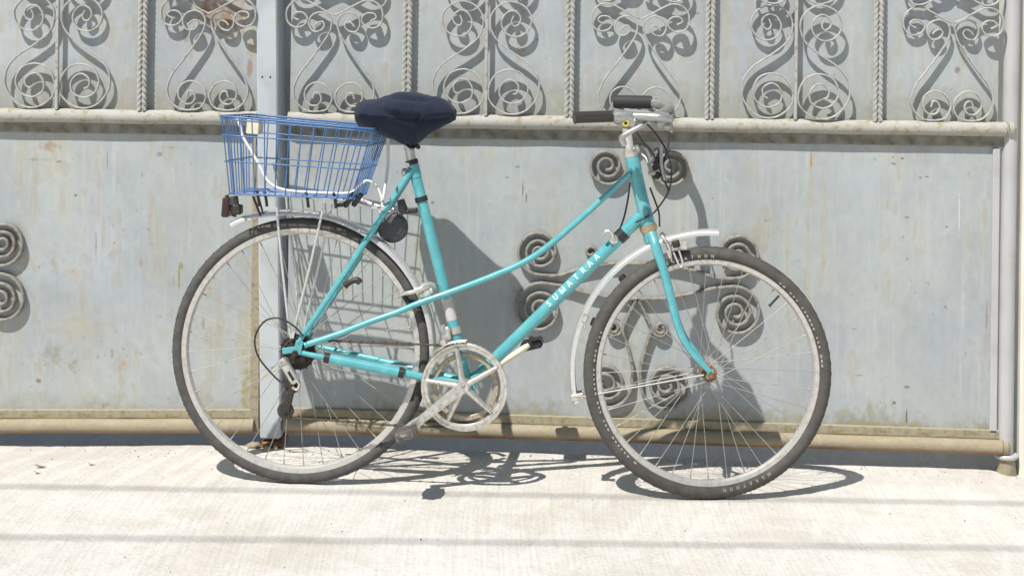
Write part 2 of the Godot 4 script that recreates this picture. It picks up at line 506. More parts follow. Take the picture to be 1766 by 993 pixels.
func build_ground() -> void:
	var w := 2048; var h := 1024                      # 4 m by 2 m
	var buf := PackedFloat32Array(); buf.resize(w * h * 3)
	var n1 := noise(31, 1.2, 4); var n2 := noise(32, 12.0, 3); var n3 := noise(33, 1.0, 2); var n4 := noise(34, 70.0, 2)
	var hb := PackedByteArray(); hb.resize(w * h)
	for j in h:
		var z := j * 2.0 / h
		for i in w:
			var x := i * 4.0 / w
			var a := n1.get_noise_2d(x, z); var b := n2.get_noise_2d(x, z)
			var broom := n3.get_noise_2d(x * 75.0 + 2.0 * sin(z * 3.0), z * 2.5)
			var gr := n4.get_noise_2d(x, z)
			var lum := 1.0 + 0.06 * a + 0.06 * b + 0.055 * broom + 0.07 * gr + 0.045 * n3.get_noise_2d(x * 9.0 + 7.0, z * 3.0)
			var c := Color(0.535, 0.510, 0.470) * lum
			c = c.lerp(Color(0.560, 0.545, 0.520) * lum, clampf(a * 1.4 + 0.35, 0.0, 1.0))
			var sweep := n3.get_noise_2d(x * 16.0 + z * 5.0, z * 1.2 + 9.0)
			c = c.lerp(Color(0.60, 0.59, 0.565), clampf(sweep * 1.5 - 0.25, 0.0, 0.5))
			c = c.lerp(Color(0.46, 0.425, 0.365), clampf(n1.get_noise_2d(x * 1.7 + 30.0, z * 2.6) * 1.5 - 0.25, 0.0, 0.45))
			if gr < -0.55: c = c.lerp(Color(0.36, 0.33, 0.28), clampf((-0.55 - gr) * 3.0, 0.0, 0.5))
			var q := (j * w + i) * 3
			buf[q] = c.r; buf[q + 1] = c.g; buf[q + 2] = c.b
			hb[j * w + i] = clampi(int(127.0 + 55.0 * broom + 40.0 * gr + 40.0 * b), 0, 255)
	var m := StandardMaterial3D.new()
	m.albedo_texture = tex(bytes_image(buf, w, h)); m.roughness = 0.95
	var bump := Image.create_from_data(w, h, false, Image.FORMAT_L8, hb)
	bump.convert(Image.FORMAT_RGBA8); bump.bump_map_to_normal_map(3.0)
	m.normal_enabled = true; m.normal_texture = tex(bump); m.normal_scale = 0.7
	mats.concrete = m
	# one sheet out to the horizon: fine where the gate stands, coarse beyond
	var xs: Array = [-150.0, -40.0, -12.0, -5.0]
	for i in 241: xs.append(-3.0 + 6.0 * i / 240.0)
	xs.append_array([5.0, 12.0, 40.0, 150.0])
	var zs: Array = [-150.0, -40.0, -10.0, -3.0, -1.0, -0.4]
	for i in 101: zs.append(-0.2 + 1.5 * i / 100.0)
	zs.append_array([2.0, 3.0, 6.0, 12.0, 40.0, 150.0])
	var g := MB.new()
	var nz := noise(35, 6.0, 3); var n6 := noise(36, 30.0, 2)
	g.grid(xs.size() - 1, zs.size() - 1,
		func(i: int, j: int):
			var x: float = xs[i]; var z: float = zs[j]
			var y := ground_y(x, z)
			if absf(x) < 3.0 and z > -0.2 and z < 1.3:
				y += nz.get_noise_2d(x, z) * 0.0018 + n6.get_noise_2d(x, z) * 0.0016 - 0.0012
			return Vector3(x, y, z),
		func(i: int, j: int): return Vector2(xs[i] / 4.0, zs[j] / 2.0), true)
	var o := obj("pavement", g, m)
	tag(o, "pale broom-finished concrete pavement in full sun", "", "", "structure")

# ---------------------------------------------------------------- gate
const U4 := 0.000457
const RAIL_TOP := 0.949

func z4(pts: Array, mid: float, sx: float, up: bool) -> Array:
	# ornament outline: drawn about its middle line, base at 722; up = its mirror image above
	var out: Array = []
	for p in pts:
		var y: float = (722.0 - p.y) * U4
		if up: y = (722.0 - 24.0) * U4 * 2.0 - y
		out.append(Vector2((p.x - mid) * U4 * sx, RAIL_TOP + y))
	return out

func scroll_a() -> Array:
	return [Vector2(540, 600), Vector2(568, 585), Vector2(570, 540), Vector2(522, 508), Vector2(478, 528), Vector2(455, 575), Vector2(472, 630), Vector2(540, 656), Vector2(605, 625), Vector2(633, 555), Vector2(595, 475), Vector2(510, 447), Vector2(430, 480), Vector2(390, 560), Vector2(396, 640), Vector2(462, 703), Vector2(545, 722), Vector2(630, 690), Vector2(690, 610), Vector2(700, 540), Vector2(682, 470), Vector2(620, 398), Vector2(520, 332), Vector2(432, 260), Vector2(397, 185), Vector2(402, 110), Vector2(450, 52), Vector2(520, 28), Vector2(600, 55), Vector2(645, 115), Vector2(640, 182), Vector2(602, 228), Vector2(545, 245), Vector2(488, 220), Vector2(463, 160), Vector2(490, 103), Vector2(535, 85), Vector2(577, 115), Vector2(577, 158), Vector2(545, 180), Vector2(525, 155), Vector2(540, 115)]

func leg_b() -> Array:
	return [Vector2(1210, 640), Vector2(1222, 607), Vector2(1248, 610), Vector2(1262, 645), Vector2(1240, 680), Vector2(1195, 682), Vector2(1160, 640), Vector2(1166, 582), Vector2(1210, 546), Vector2(1265, 548), Vector2(1315, 590), Vector2(1328, 645), Vector2(1298, 705), Vector2(1230, 722), Vector2(1160, 712), Vector2(1105, 662), Vector2(1088, 590), Vector2(1120, 500), Vector2(1180, 420), Vector2(1258, 312), Vector2(1308, 230), Vector2(1320, 170), Vector2(1300, 126), Vector2(1250, 107), Vector2(1197, 130), Vector2(1180, 180), Vector2(1205, 225), Vector2(1250, 222), Vector2(1275, 192), Vector2(1262, 166), Vector2(1232, 175), Vector2(1215, 195)]

func wing_b() -> Array:
	return [Vector2(1336, 124), Vector2(1290, 105), Vector2(1220, 65), Vector2(1150, 33), Vector2(1090, 40), Vector2(1047, 85), Vector2(1040, 140), Vector2(1060, 185), Vector2(1105, 203), Vector2(1152, 186), Vector2(1170, 147), Vector2(1142, 113), Vector2(1098, 112), Vector2(1080, 138), Vector2(1115, 158)]

var strip_cache := {}

func ornament(leaf: Node3D, kind: String, x: float) -> void:
	var list: Array = []
	if kind == "a":
		for up in [false, true]:
			for sx in [1.0, -1.0]: list.append(["scroll", scroll_a(), 373.0, sx, up])
	else:
		for up in [false, true]:
			for sx in [1.0, -1.0]:
				list.append(["scroll", leg_b(), 1338.0, sx, up])
				list.append(["scroll", wing_b(), 1338.0, sx, up])
	for k in list.size():
		var q: Array = list[k]
		var key := kind + str(k)
		if not strip_cache.has(key):
			var mb := MB.new()
			mb.strip(curve(z4(q[1], q[2], q[3], q[4]), 4), 0.0047, 0.0012, 0.0125)
			var o := obj("scroll", mb, mats.iron, leaf)
			o.position = Vector3(x, 0, 0.016)
			strip_cache[key] = o
		else:
			again("scroll", strip_cache[key], leaf, Transform3D(Basis.from_euler(Vector3(rng.randf_range(-0.01, 0.01), rng.randf_range(-0.02, 0.02), 0)), Vector3(x, 0, 0.016)))
	if kind == "a":
		var b := MB.new()
		b.box(Vector3(x, RAIL_TOP + 0.319, 0.024), Vector3(0.009, 0.648, 0.012), Basis.IDENTITY, 0.0015)
		obj("centre_bar", b, mats.iron, leaf)

func twisted(leaf: Node3D, x: float) -> void:
	# two square bars twisted like rope, side by side
	for dx in [-0.0070, 0.0070]:
		var hand := 1.0 if dx > 0.0 else -1.0
		var key := "twist%d" % int(hand)
		if not strip_cache.has(key):
			var mb := MB.new()
			var rows := 260; var per := 0.034; var top := 0.648
			for s in 4:
				var base := mb.v.size()
				for i in rows + 1:
					var y := top * i / rows
					var a := hand * TAU * y / per / 2.0 + s * PI / 2.0
					var p := Vector2(cos(a), sin(a)) * 0.0072; var q := Vector2(cos(a + PI / 2), sin(a + PI / 2)) * 0.0072
					var nn := Vector3(cos(a + PI / 4), 0, sin(a + PI / 4))
					mb.vert(Vector3(p.x, y, p.y), nn); mb.vert(Vector3(q.x, y, q.y), nn)
				for i in rows: mb.quad(base + i * 2, base + i * 2 + 1, base + i * 2 + 3, base + i * 2 + 2)
			var o := obj("twisted_bar", mb, mats.iron, leaf)
			o.position = Vector3(x + dx, RAIL_TOP - 0.005, 0.024)
			strip_cache[key] = o
		else:
			again("twisted_bar", strip_cache[key], leaf, Transform3D(Basis.IDENTITY, Vector3(x + dx, RAIL_TOP - 0.005, 0.024)))

func sheet(leaf: Node3D, called: String, x0: float, x1: float, y0: float, y1: float, s: int, amp: float, m: Material) -> void:
	var mb := MB.new(); var nz := noise(s, 2.2, 2)
	var c := int((x1 - x0) / 0.02); var r := int((y1 - y0) / 0.02)
	var f := func(i: int, j: int):
		var x := lerpf(x0, x1, float(i) / c); var y := lerpf(y0, y1, float(j) / r)
		return Vector3(x, y, nz.get_noise_2d(x, y) * amp)
	mb.grid(c, r, f, func(i: int, j: int): return Vector2(float(i) / c, 1.0 - float(j) / r))
	mb.face([Vector3(x0, y0, -0.012), Vector3(x1, y0, -0.012), Vector3(x1, y1, -0.012), Vector3(x0, y1, -0.012)], Vector3(0, 0, -1))
	obj(called, mb, m, leaf)

func pipe(mb: MB, a: Vector3, b: Vector3, r: float) -> void:
	# horizontal pipe with u = 0.5 underneath, in steps so that it can carry small dents
	var pts: Array = []
	var nz := noise(int(absf(a.x) * 100) + 3, 3.0, 2)
	for i in 61:
		var p := a.lerp(b, i / 60.0)
		pts.append(p + Vector3(0, nz.get_noise_1d(p.x) * 0.0015, nz.get_noise_1d(p.x + 9.0) * 0.001))
	var base := mb.v.size()
	for i in 61:
		for k in 25:
			var an := TAU * k / 24.0
			var d := Vector3(0, cos(an), sin(an))
			mb.vert(pts[i] + d * r, d, Vector2(k / 24.0, (pts[i] as Vector3).x))
	for i in 60:
		for k in 24: mb.quad(base + i * 25 + k, base + i * 25 + k + 1, base + (i + 1) * 25 + k + 1, base + (i + 1) * 25 + k)
	for e in [0, 60]:
		var poly: Array = []
		for k in 24: poly.append(mb.v[base + e * 25 + k])
		mb.face(poly, Vector3(-1 if e == 0 else 1, 0, 0))

func leaf_frame(leaf: Node3D, x0: float, x1: float, yb0: float, yb1: float, s: int) -> void:
	var rail := MB.new()
	pipe(rail, Vector3(x0, 0.9265, 0.0135), Vector3(x1, 0.9265, 0.0135), 0.0205)
	obj("middle_rail", rail, mats.rail, leaf)
	var mould := MB.new()
	mould.box(Vector3((x0 + x1) * 0.5, 0.892, 0.002), Vector3(x1 - x0, 0.032, 0.016), Basis.IDENTITY, 0.003)
	obj("rail_moulding", mould, mats.old_paint, leaf)
	var low := MB.new()
	pipe(low, Vector3(x0, yb0 + 0.0205, 0.0135), Vector3(x1, yb1 + 0.0205, 0.0135), 0.0205)
	obj("bottom_rail", low, mats.rail_low, leaf)
	var tr := MB.new()
	var ang := atan2(yb1 - yb0, x1 - x0)
	tr.box(Vector3((x0 + x1) * 0.5, (yb0 + yb1) * 0.5 + 0.053, 0.003), Vector3(x1 - x0, 0.026, 0.012), Basis(Vector3.BACK, ang), 0.0022)
	obj("bottom_moulding", tr, mats.trim, leaf)
	var topr := MB.new()
	pipe(topr, Vector3(x0, RAIL_TOP + 0.66, 0.0085), Vector3(x1, RAIL_TOP + 0.66, 0.0085), 0.0205)
	obj("top_rail", topr, mats.rail, leaf)

func rosette(leaf: Node3D, cx: float) -> void:
	# the large scrolled ornament welded to the lower sheet
	var t := 0.0084; var z0 := 0.001; var z1 := 0.021
	for sx in [-1.0, 1.0]:
		var F := func(p: Array) -> Array:
			var out: Array = []
			for q in p: out.append(Vector2(cx + q.x * sx, q.y))
			return out
		var add := func(p: Array) -> void:
			var mb := MB.new()
			mb.strip(F.call(p), t, z0, z1)
			obj("scroll", mb, mats.old_iron, leaf)
		# top pair hangs from the rail
		var s1: Array = spiral(Vector2(0.090, 0.808), 0.060, 0.010, 165.0, 2.35)
		s1.reverse(); s1.append_array(curve([s1[-1], Vector2(0.022, 0.850), Vector2(0.004, 0.868)], 5).slice(1))
		add.call(s1)
		# second row, its bar arching to the middle
		var s2: Array = spiral(Vector2(0.278, 0.5635), 0.066, 0.010, -95.0, 2.6)
		s2.reverse()
		s2.append_array(curve([s2[-1], Vector2(0.225, 0.497), Vector2(0.165, 0.515), Vector2(0.085, 0.532), Vector2(0.001, 0.534)], 6).slice(1))
		add.call(s2)
		# third row, its bar sagging to the middle
		var s3: Array = spiral(Vector2(0.276, 0.402), 0.074, 0.011, 95.0, -2.6)
		s3.reverse()
		s3.append_array(curve([s3[-1], Vector2(0.21, 0.468), Vector2(0.15, 0.452), Vector2(0.07, 0.438), Vector2(0.001, 0.436)], 6).slice(1))
		add.call(s3)
		# lyre down to the bottom scroll
		var s4: Array = spiral(Vector2(0.085, 0.193), 0.074, 0.011, 170.0, 2.6)
		s4.reverse()
		s4.append_array(curve([s4[-1], Vector2(0.012, 0.245), Vector2(0.030, 0.315), Vector2(0.040, 0.350), Vector2(0.022, 0.395), Vector2(0.004, 0.430)], 6).slice(1))
		add.call(s4)
		var s5: Array = spiral(Vector2(0.067, 0.352), 0.024, 0.007, 185.0, 1.7)
		add.call(s5)
		var s6: Array = spiral(Vector2(0.133, 0.566), 0.018, 0.008, -100.0, -1.2)
		s6.reverse(); s6.append_array(curve([s6[-1], Vector2(0.115, 0.540), Vector2(0.085, 0.536)], 5).slice(1))
		add.call(s6)

func build_gate() -> void:
	mats.rail = rail_material(41, 0.12, 0.05, 0.0)
	mats.rail_low = rail_material(45, 0.9, 0.02, 1.0)
	var dark := Color(0.12, 0.115, 0.10); var rustc := Color(0.28, 0.15, 0.06); var moss := Color(0.27, 0.25, 0.09); var ochre := Color(0.40, 0.36, 0.20); var pale := Color(0.62, 0.62, 0.60)
	# right leaf
	var right := thing("metal_gate", "wide grey-blue steel gate leaf with scrolls, behind the turquoise bicycle's front half", "gate")
	var mr: Array = [[0.725, 0.83, 0.004, 0.03, Color(0.45, 0.24, 0.05), 0.9], [0.725, 0.76, 0.010, 0.06, ochre, 0.35], [-0.085, 0.735, 0.002, 0.026, dark, 0.9], [-0.075, 0.715, 0.002, 0.015, dark, 0.9],
		[-0.10, 0.80, 0.008, 0.003, dark, 0.7], [-0.13, 0.77, 0.008, 0.003, dark, 0.6], [-0.34, 0.695, 0.006, 0.004, dark, 0.7], [-0.25, 0.865, 0.02, 0.05, ochre, 0.3], [-0.18, 0.83, 0.03, 0.06, ochre, 0.3],
		[0.98, 0.84, 0.006, 0.004, dark, 0.8], [0.955, 0.825, 0.008, 0.003, dark, 0.8], [1.03, 0.787, 0.005, 0.004, dark, 0.7], [1.05, 0.79, 0.006, 0.003, dark, 0.7], [0.995, 0.675, 0.008, 0.003, dark, 0.7], [1.105, 0.65, 0.004, 0.004, dark, 0.7],
		[1.00, 0.115, 0.003, 0.024, dark, 0.95], [0.965, 0.155, 0.006, 0.006, dark, 0.8], [1.0, 0.20, 0.010, 0.004, dark, 0.7], [0.87, 0.23, 0.012, 0.003, dark, 0.5], [0.74, 0.30, 0.006, 0.006, dark, 0.6], [0.76, 0.31, 0.004, 0.007, dark, 0.6],
		[1.105, 0.425, 0.003, 0.006, dark, 0.7], [1.22, 0.40, 0.004, 0.05, rustc, 0.55], [1.218, 0.32, 0.006, 0.06, Color(0.36, 0.30, 0.26), 0.5], [1.14, 0.69, 0.0015, 0.07, pale, 0.8], [0.85, 0.36, 0.01, 0.002, dark, 0.5], [1.02, 0.37, 0.012, 0.002, dark, 0.4],
		[0.45, 0.72, 0.003, 0.003, dark, 0.7], [0.60, 0.66, 0.004, 0.004, dark, 0.6], [0.56, 0.80, 0.05, 0.06, ochre, 0.25], [-0.02, 0.42, 0.004, 0.004, dark, 0.6], [0.72, 0.09, 0.10, 0.03, moss, 0.5], [0.95, 0.085, 0.12, 0.025, moss, 0.55], [-0.05, 0.09, 0.08, 0.03, moss, 0.5], [0.40, 0.08, 0.12, 0.04, moss, 0.5]]
	var m1 := StandardMaterial3D.new(); m1.roughness = 0.55
	m1.albedo_texture = panel_texture(1400, 600, 51, -0.748, 1.245, 0.03, 0.88, 1.0, mr)
	sheet(right, "lower_sheet", -0.748, 1.245, 0.03, 0.88, 61, 0.0022, m1)
	var m2 := StandardMaterial3D.new(); m2.roughness = 0.55
	m2.albedo_texture = panel_texture(1400, 480, 53, -0.748, 1.245, 0.94, 1.62, 0.45, [[0.40, 1.24, 0.01, 0.004, dark, 0.5], [1.13, 1.09, 0.008, 0.012, Color(0.2, 0.17, 0.17), 0.8], [-0.05, 1.16, 0.004, 0.004, dark, 0.6]])
	sheet(right, "upper_sheet", -0.748, 1.245, 0.94, 1.62, 62, 0.0015, m2)
	leaf_frame(right, -0.750, 1.262, 0.043, 0.019, 1)
	var stile := MB.new()
	stile.box(Vector3(1.241, 0.472, 0.003), Vector3(0.020, 0.80, 0.012), Basis.IDENTITY, 0.002)
	obj("stile", stile, mats.pole, right)
	for x in [-0.191, 0.676]: ornament(right, "a", x)
	for x in [-0.621, 0.240, 1.112]: ornament(right, "b", x)
	for x in [-0.415, 0.043, 0.436, 0.905]: twisted(right, x)
	rosette(right, 0.242)
	var cap := MB.new()
	cap.lathe(Vector3(1.270, 0.9265, 0.010), Vector3(1, 0, 0), [Vector2(0.0, 0.0), Vector2(0.023, 0.0), Vector2(0.023, 0.012), Vector2(0.016, 0.020), Vector2(0.0, 0.022)], 20)
	obj("rail_end_cap", cap, mats.rail, right)
	var cap2 := again("rail_end_cap", right.get_node("rail_end_cap"), right, Transform3D(Basis.IDENTITY, Vector3(-0.006, -0.887, 0)))
	cap2.material_override = mats.rail_low
	# left leaf
	var left := thing("metal_gate", "rust-stained grey steel gate leaf left of the flat gate post", "gate")
	var ml: Array = [[-1.06, 0.47, 0.004, 0.035, moss, 0.9], [-1.055, 0.505, 0.008, 0.012, moss, 0.8], [-1.075, 0.46, 0.003, 0.02, Color(0.3, 0.26, 0.2), 0.6], [-1.17, 0.51, 0.006, 0.02, moss, 0.5], [-1.47, 0.80, 0.03, 0.004, dark, 0.4], [-1.41, 0.795, 0.010, 0.004, dark, 0.6],
		[-1.27, 0.80, 0.0015, 0.03, dark, 0.6], [-1.24, 0.75, 0.014, 0.02, Color(0.3, 0.28, 0.25), 0.35], [-1.17, 0.76, 0.003, 0.01, dark, 0.5], [-1.36, 0.70, 0.005, 0.005, dark, 0.8], [-1.44, 0.84, 0.04, 0.02, Color(0.30, 0.20, 0.10), 0.7], [-1.44, 0.78, 0.04, 0.06, ochre, 0.3],
		[-1.52, 0.60, 0.02, 0.05, Color(0.45, 0.30, 0.18), 0.4], [-1.50, 0.51, 0.03, 0.03, Color(0.45, 0.32, 0.2), 0.4], [-1.42, 0.50, 0.012, 0.03, moss, 0.45], [-1.36, 0.48, 0.02, 0.03, Color(0.46, 0.34, 0.2), 0.4], [-1.34, 0.32, 0.10, 0.06, ochre, 0.35], [-1.12, 0.82, 0.01, 0.008, dark, 0.5], [-1.09, 0.84, 0.02, 0.003, dark, 0.4],
		[-1.42, 0.25, 0.03, 0.04, Color(0.25, 0.23, 0.14), 0.5], [-1.36, 0.22, 0.015, 0.03, Color(0.2, 0.18, 0.1), 0.5], [-1.22, 0.22, 0.02, 0.02, Color(0.36, 0.24, 0.14), 0.6], [-1.46, 0.17, 0.01, 0.008, dark, 0.7], [-0.99, 0.44, 0.035, 0.005, Color(0.40, 0.25, 0.12), 0.7], [-0.99, 0.34, 0.006, 0.02, Color(0.3, 0.25, 0.15), 0.7],
		[-0.865, 0.30, 0.014, 0.22, ochre, 0.65], [-0.865, 0.14, 0.018, 0.12, Color(0.33, 0.27, 0.12), 0.8], [-1.27, 0.105, 0.015, 0.01, rustc, 0.7], [-1.52, 0.83, 0.02, 0.16, ochre, 0.35], [-1.28, 0.60, 0.008, 0.06, Color(0.36, 0.33, 0.27), 0.4], [-1.19, 0.87, 0.04, 0.02, ochre, 0.2], [-1.30, 0.56, 0.003, 0.05, dark, 0.35]]
	var m3 := StandardMaterial3D.new(); m3.roughness = 0.6
	m3.albedo_texture = panel_texture(1200, 600, 57, -2.40, -0.820, 0.03, 0.88, 0.55, ml, 0.45)
	sheet(left, "lower_sheet", -2.40, -0.820, 0.03, 0.88, 63, 0.0026, m3)
	var m4 := StandardMaterial3D.new(); m4.roughness = 0.6
	m4.albedo_texture = panel_texture(1200, 480, 58, -2.40, -0.842, 0.94, 1.62, 0.5, [[-0.93, 1.22, 0.07, 0.07, rustc, 0.75], [-0.99, 1.24, 0.04, 0.04, Color(0.33, 0.16, 0.06), 0.8], [-0.86, 1.13, 0.012, 0.05, Color(0.4, 0.28, 0.12), 0.7], [-1.33, 1.09, 0.03, 0.02, ochre, 0.5], [-1.05, 1.16, 0.01, 0.03, dark, 0.4], [-0.865, 1.07, 0.01, 0.03, rustc, 0.6]])
	sheet(left, "upper_sheet", -2.40, -0.842, 0.94, 1.62, 64, 0.0015, m4)
	leaf_frame(left, -2.40, -0.838, 0.005, 0.036, 2)
	ornament(left, "a", -1.409)
	for x in [-0.979, -1.84]: ornament(left, "b", x)
	for x in [-1.166, -1.652, -2.03]: twisted(left, x)
	rosette(left, -1.842)
	var ls := MB.new()
	ls.box(Vector3(-0.838, 0.455, 0.004), Vector3(0.026, 0.83, 0.014), Basis.IDENTITY, 0.002)
	obj("stile", ls, mats.trim, left)
	# post between the leaves
	var post := thing("gate_post", "flat pale blue-grey steel post between the two gate leaves", "post", Vector3(-0.802, 0, 0))
	var pb := MB.new()
	pb.box(Vector3(-0.0025, 0.84, -0.034), Vector3(0.0585, 1.63, 0.130), Basis(Vector3.BACK, 0.021), 0.004)
	obj("post_body", pb, mats.post, post)
	var pl := MB.new()
	var sp := MB.new()
	sp.box(Vector3(0.050, 0.85, -0.125), Vector3(0.090, 1.60, 0.010), Basis.IDENTITY, 0.002)
	obj("stop_plate", sp, mats.post, post)
	pl.box(Vector3(0.016, 0.008, -0.034), Vector3(0.060, 0.016, 0.126), Basis.IDENTITY, 0.006)
	obj("foot_plate", pl, mats.rust, post)
	for dx in [-0.009, 0.014]:
		var bo := MB.new()
		bo.lathe(Vector3(-0.012 + dx, 1.045, 0.0305), Vector3(0, 0, 1), [Vector2(0.0028, 0.0), Vector2(0.0024, 0.0015), Vector2(0.0, 0.002)], 10)
		obj("bolt_hole", bo, mats.black, post)

func build_surroundings() -> void:
	# round pole that carries the right leaf
	var pole := thing("gate_pole", "round grey steel gate pole at the right end of the wide gate", "pole", Vector3(1.277, 0, 0))
	var p := MB.new()
	p.tube([Vector3(0.0, 0.02, 0.0), Vector3(0.0, 0.5, 0.0), Vector3(0.003, 1.0, 0.0), Vector3(0.007, 1.66, 0.0)], 0.0215, 24)
	obj("pole_shaft", p, mats.pole, pole)
	var c := MB.new()
	c.lathe(Vector3(0.002, 0.0, 0), Vector3.UP, [Vector2(0.020, 0.006), Vector2(0.030, 0.006), Vector2(0.0335, 0.010), Vector2(0.0335, 0.015), Vector2(0.030, 0.019), Vector2(0.020, 0.019)], 28)
	obj("collar", c, mats.pole, pole)
	var f := MB.new()
	f.tube([Vector3(0.004, -0.05, 0), Vector3(0.003, -0.02, 0), Vector3(0.002, 0.008, 0)], [0.030, 0.026, 0.023], 18)
	obj("footing", f, mats.trim, pole)
	# masonry pier past the pole, and the sunlit wall seen through the gap
	var stucco := mottled([[0.0, lin(0.66, 0.64, 0.56)], [0.5, lin(0.72, 0.70, 0.62)], [1.0, lin(0.76, 0.74, 0.67)]], 71, 0.01, 0.9, 0.0, 1.5)
	var pier := thing("gate_pier", "pale rendered pier at the far right edge beyond the round pole", "pier", Vector3(1.314, 0, 0))
	var pm := MB.new()
	pm.box(Vector3(0.26, 0.86, -0.12), Vector3(0.52, 1.86, 0.26), Basis.IDENTITY, 0.006)
	obj("shaft", pm, stucco, pier)
	var cp := MB.new()
	cp.box(Vector3(0.26, 1.83, -0.12), Vector3(0.60, 0.08, 0.34), Basis.IDENTITY, 0.012)
	obj("coping", cp, stucco, pier)
	var wall := thing("courtyard_wall", "sunlit cream wall seen through the gap right of the round pole", "wall", Vector3(1.4, 0, -1.3))
	var wm := MB.new()
	wm.box(Vector3(0.2, 1.0, -0.1), Vector3(1.6, 1.7, 0.2), Basis.IDENTITY, 0.004)
	obj("render_coat", wm, stucco, wall)
	var pt := MB.new()
	pt.box(Vector3(0.2, 0.06, -0.08), Vector3(1.6, 0.18, 0.24), Basis.IDENTITY, 0.006)
	obj("plinth", pt, flat_mat(lin(0.12, 0.125, 0.13), 0.9), wall)
	# two overhead cables high above the pavement, seen by their shadows on it
	for q in [[-1.418, 0.409, 1.2145, 0.375, 0.0065, "thin overhead cable whose shadow falls along the wheels"], [-1.285, 0.774, 1.116, 0.701, 0.0065, "overhead cable whose shadow crosses the pavement in front of the bicycle"]]:
		var k := MB.new()
		var hgt := 4.6
		var off := Vector3(-0.66 / 1.92 * hgt, hgt, hgt / 1.92)
		var a := Vector3(q[0], 0, q[1]) + off; var b := Vector3(q[2], 0, q[3]) + off
		var pts: Array = []
		for i in 41:
			var t := lerpf(-2.2, 3.2, i / 40.0)
			pts.append(a.lerp(b, t) + Vector3(0, 0.035 * (pow((t - 0.5) / 2.7, 2.0)), 0))
		k.tube(pts, q[4], 8)
		var o := obj("overhead_cable", k, mats.black)
		tag(o, q[5], "cable", "cables strung above the street")

# ---------------------------------------------------------------- bicycle
# in the bicycle's own frame: x forwards from the rear tyre's contact, y up its (leaning) plane, z towards the chain side
const REAR := Vector3(-0.013, 0.345, 0.0)
const FRONT := Vector3(1.0515, 0.3205, 0.0)

func ring_profile(r0: float, r1: float, w0: float, w1: float, b := 0.0015) -> Array:
	return [Vector2(r0, w0), Vector2(r1 - b, w0), Vector2(r1, w0 + b), Vector2(r1, w1 - b), Vector2(r1 - b, w1), Vector2(r0 + b, w1), Vector2(r0, w1 - b), Vector2(r0, w0)]

func make_wheel(called: String, at: Vector3, turn: float, bike: Node3D, r_out: float, r_sec: float, rim_out: float, rim_in: float, tm: Material, hub_r: float, hub_mat: Material, seed0: float) -> MeshInstance3D:
	var rim := MB.new()
	rim.lathe(Vector3.ZERO, Vector3(0, 0, 1), [Vector2(rim_in, -0.004), Vector2(rim_in + 0.004, -0.0105), Vector2(rim_out, -0.0120), Vector2(rim_out + 0.0015, -0.0105), Vector2(rim_out - 0.004, -0.0085), Vector2(rim_out - 0.004, 0.0085), Vector2(rim_out + 0.0015, 0.0105), Vector2(rim_out, 0.0120), Vector2(rim_in + 0.004, 0.0105), Vector2(rim_in, 0.004), Vector2(rim_in, -0.004)], 96)
	var w := obj(called, rim, mats.rim, bike)
	w.position = at; w.rotation.y = turn
	var ty := MB.new()
	var prof: Array = []
	var major := r_out - r_sec
	for i in 21:
		var a := deg_to_rad(-152.0 + 304.0 * i / 20.0)
		prof.append(Vector2(major + cos(a) * r_sec, sin(a) * r_sec))
	ty.lathe(Vector3.ZERO, Vector3(0, 0, 1), prof, 110, true)
	obj("tyre", ty, tm, w)
	# shallow tread blocks round the crown
	var tr := MB.new()
	for i in 150:
		var a := TAU * i / 150.0
		for s in [-1.0, 1.0]:
			var e: float = s * 0.42 + (0.0 if i % 2 == 0 else s * 0.22)
			var rr: float = major + cos(e) * r_sec
			var c := Vector3(cos(a) * rr, sin(a) * rr, sin(e) * r_sec)
			var bb := Basis(Vector3(0, 0, 1), a) * Basis(Vector3(0, 1, 0), -e)
			tr.box(c, Vector3(0.0016, r_out * TAU / 150.0 * 0.62, r_sec * 0.26), bb, 0.0004)
	var tb := obj("tread", tr, tm, w)
	tb.set_meta("kind", "stuff")
	var hub := MB.new()
	var fl := 0.030
	hub.lathe(Vector3.ZERO, Vector3(0, 0, 1), [Vector2(0.0, -0.058), Vector2(0.005, -0.058), Vector2(0.005, -0.044), Vector2(0.013, -0.044), Vector2(0.013, -fl - 0.002), Vector2(hub_r, -fl - 0.002), Vector2(hub_r, -fl + 0.001), Vector2(0.014, -fl + 0.004), Vector2(0.012, 0.0), Vector2(0.014, fl - 0.004), Vector2(hub_r, fl - 0.001), Vector2(hub_r, fl + 0.002), Vector2(0.013, fl + 0.002), Vector2(0.013, 0.044), Vector2(0.005, 0.044), Vector2(0.005, 0.058), Vector2(0.0, 0.058)], 24)
	obj("hub", hub, hub_mat, w)
	for i in 36:
		var a := TAU * i / 36.0 + seed0
		var sg := 1.0 if i % 2 == 0 else -1.0
		var tw := deg_to_rad(62.0) * (1.0 if (i / 2) % 2 == 0 else -1.0)
		var p := Vector3(cos(a + tw) * hub_r * 0.9, sin(a + tw) * hub_r * 0.9, sg * fl)
		var q := Vector3(cos(a) * (rim_in + 0.002), sin(a) * (rim_in + 0.002), sg * 0.002)
		var sp := MB.new()
		sp.tube([p, q - (q - p).normalized() * 0.014, q - (q - p).normalized() * 0.0135, q], [0.0009, 0.0009, 0.0019, 0.0019], 6)
		obj("spoke", sp, mats.spoke, w)
	return w

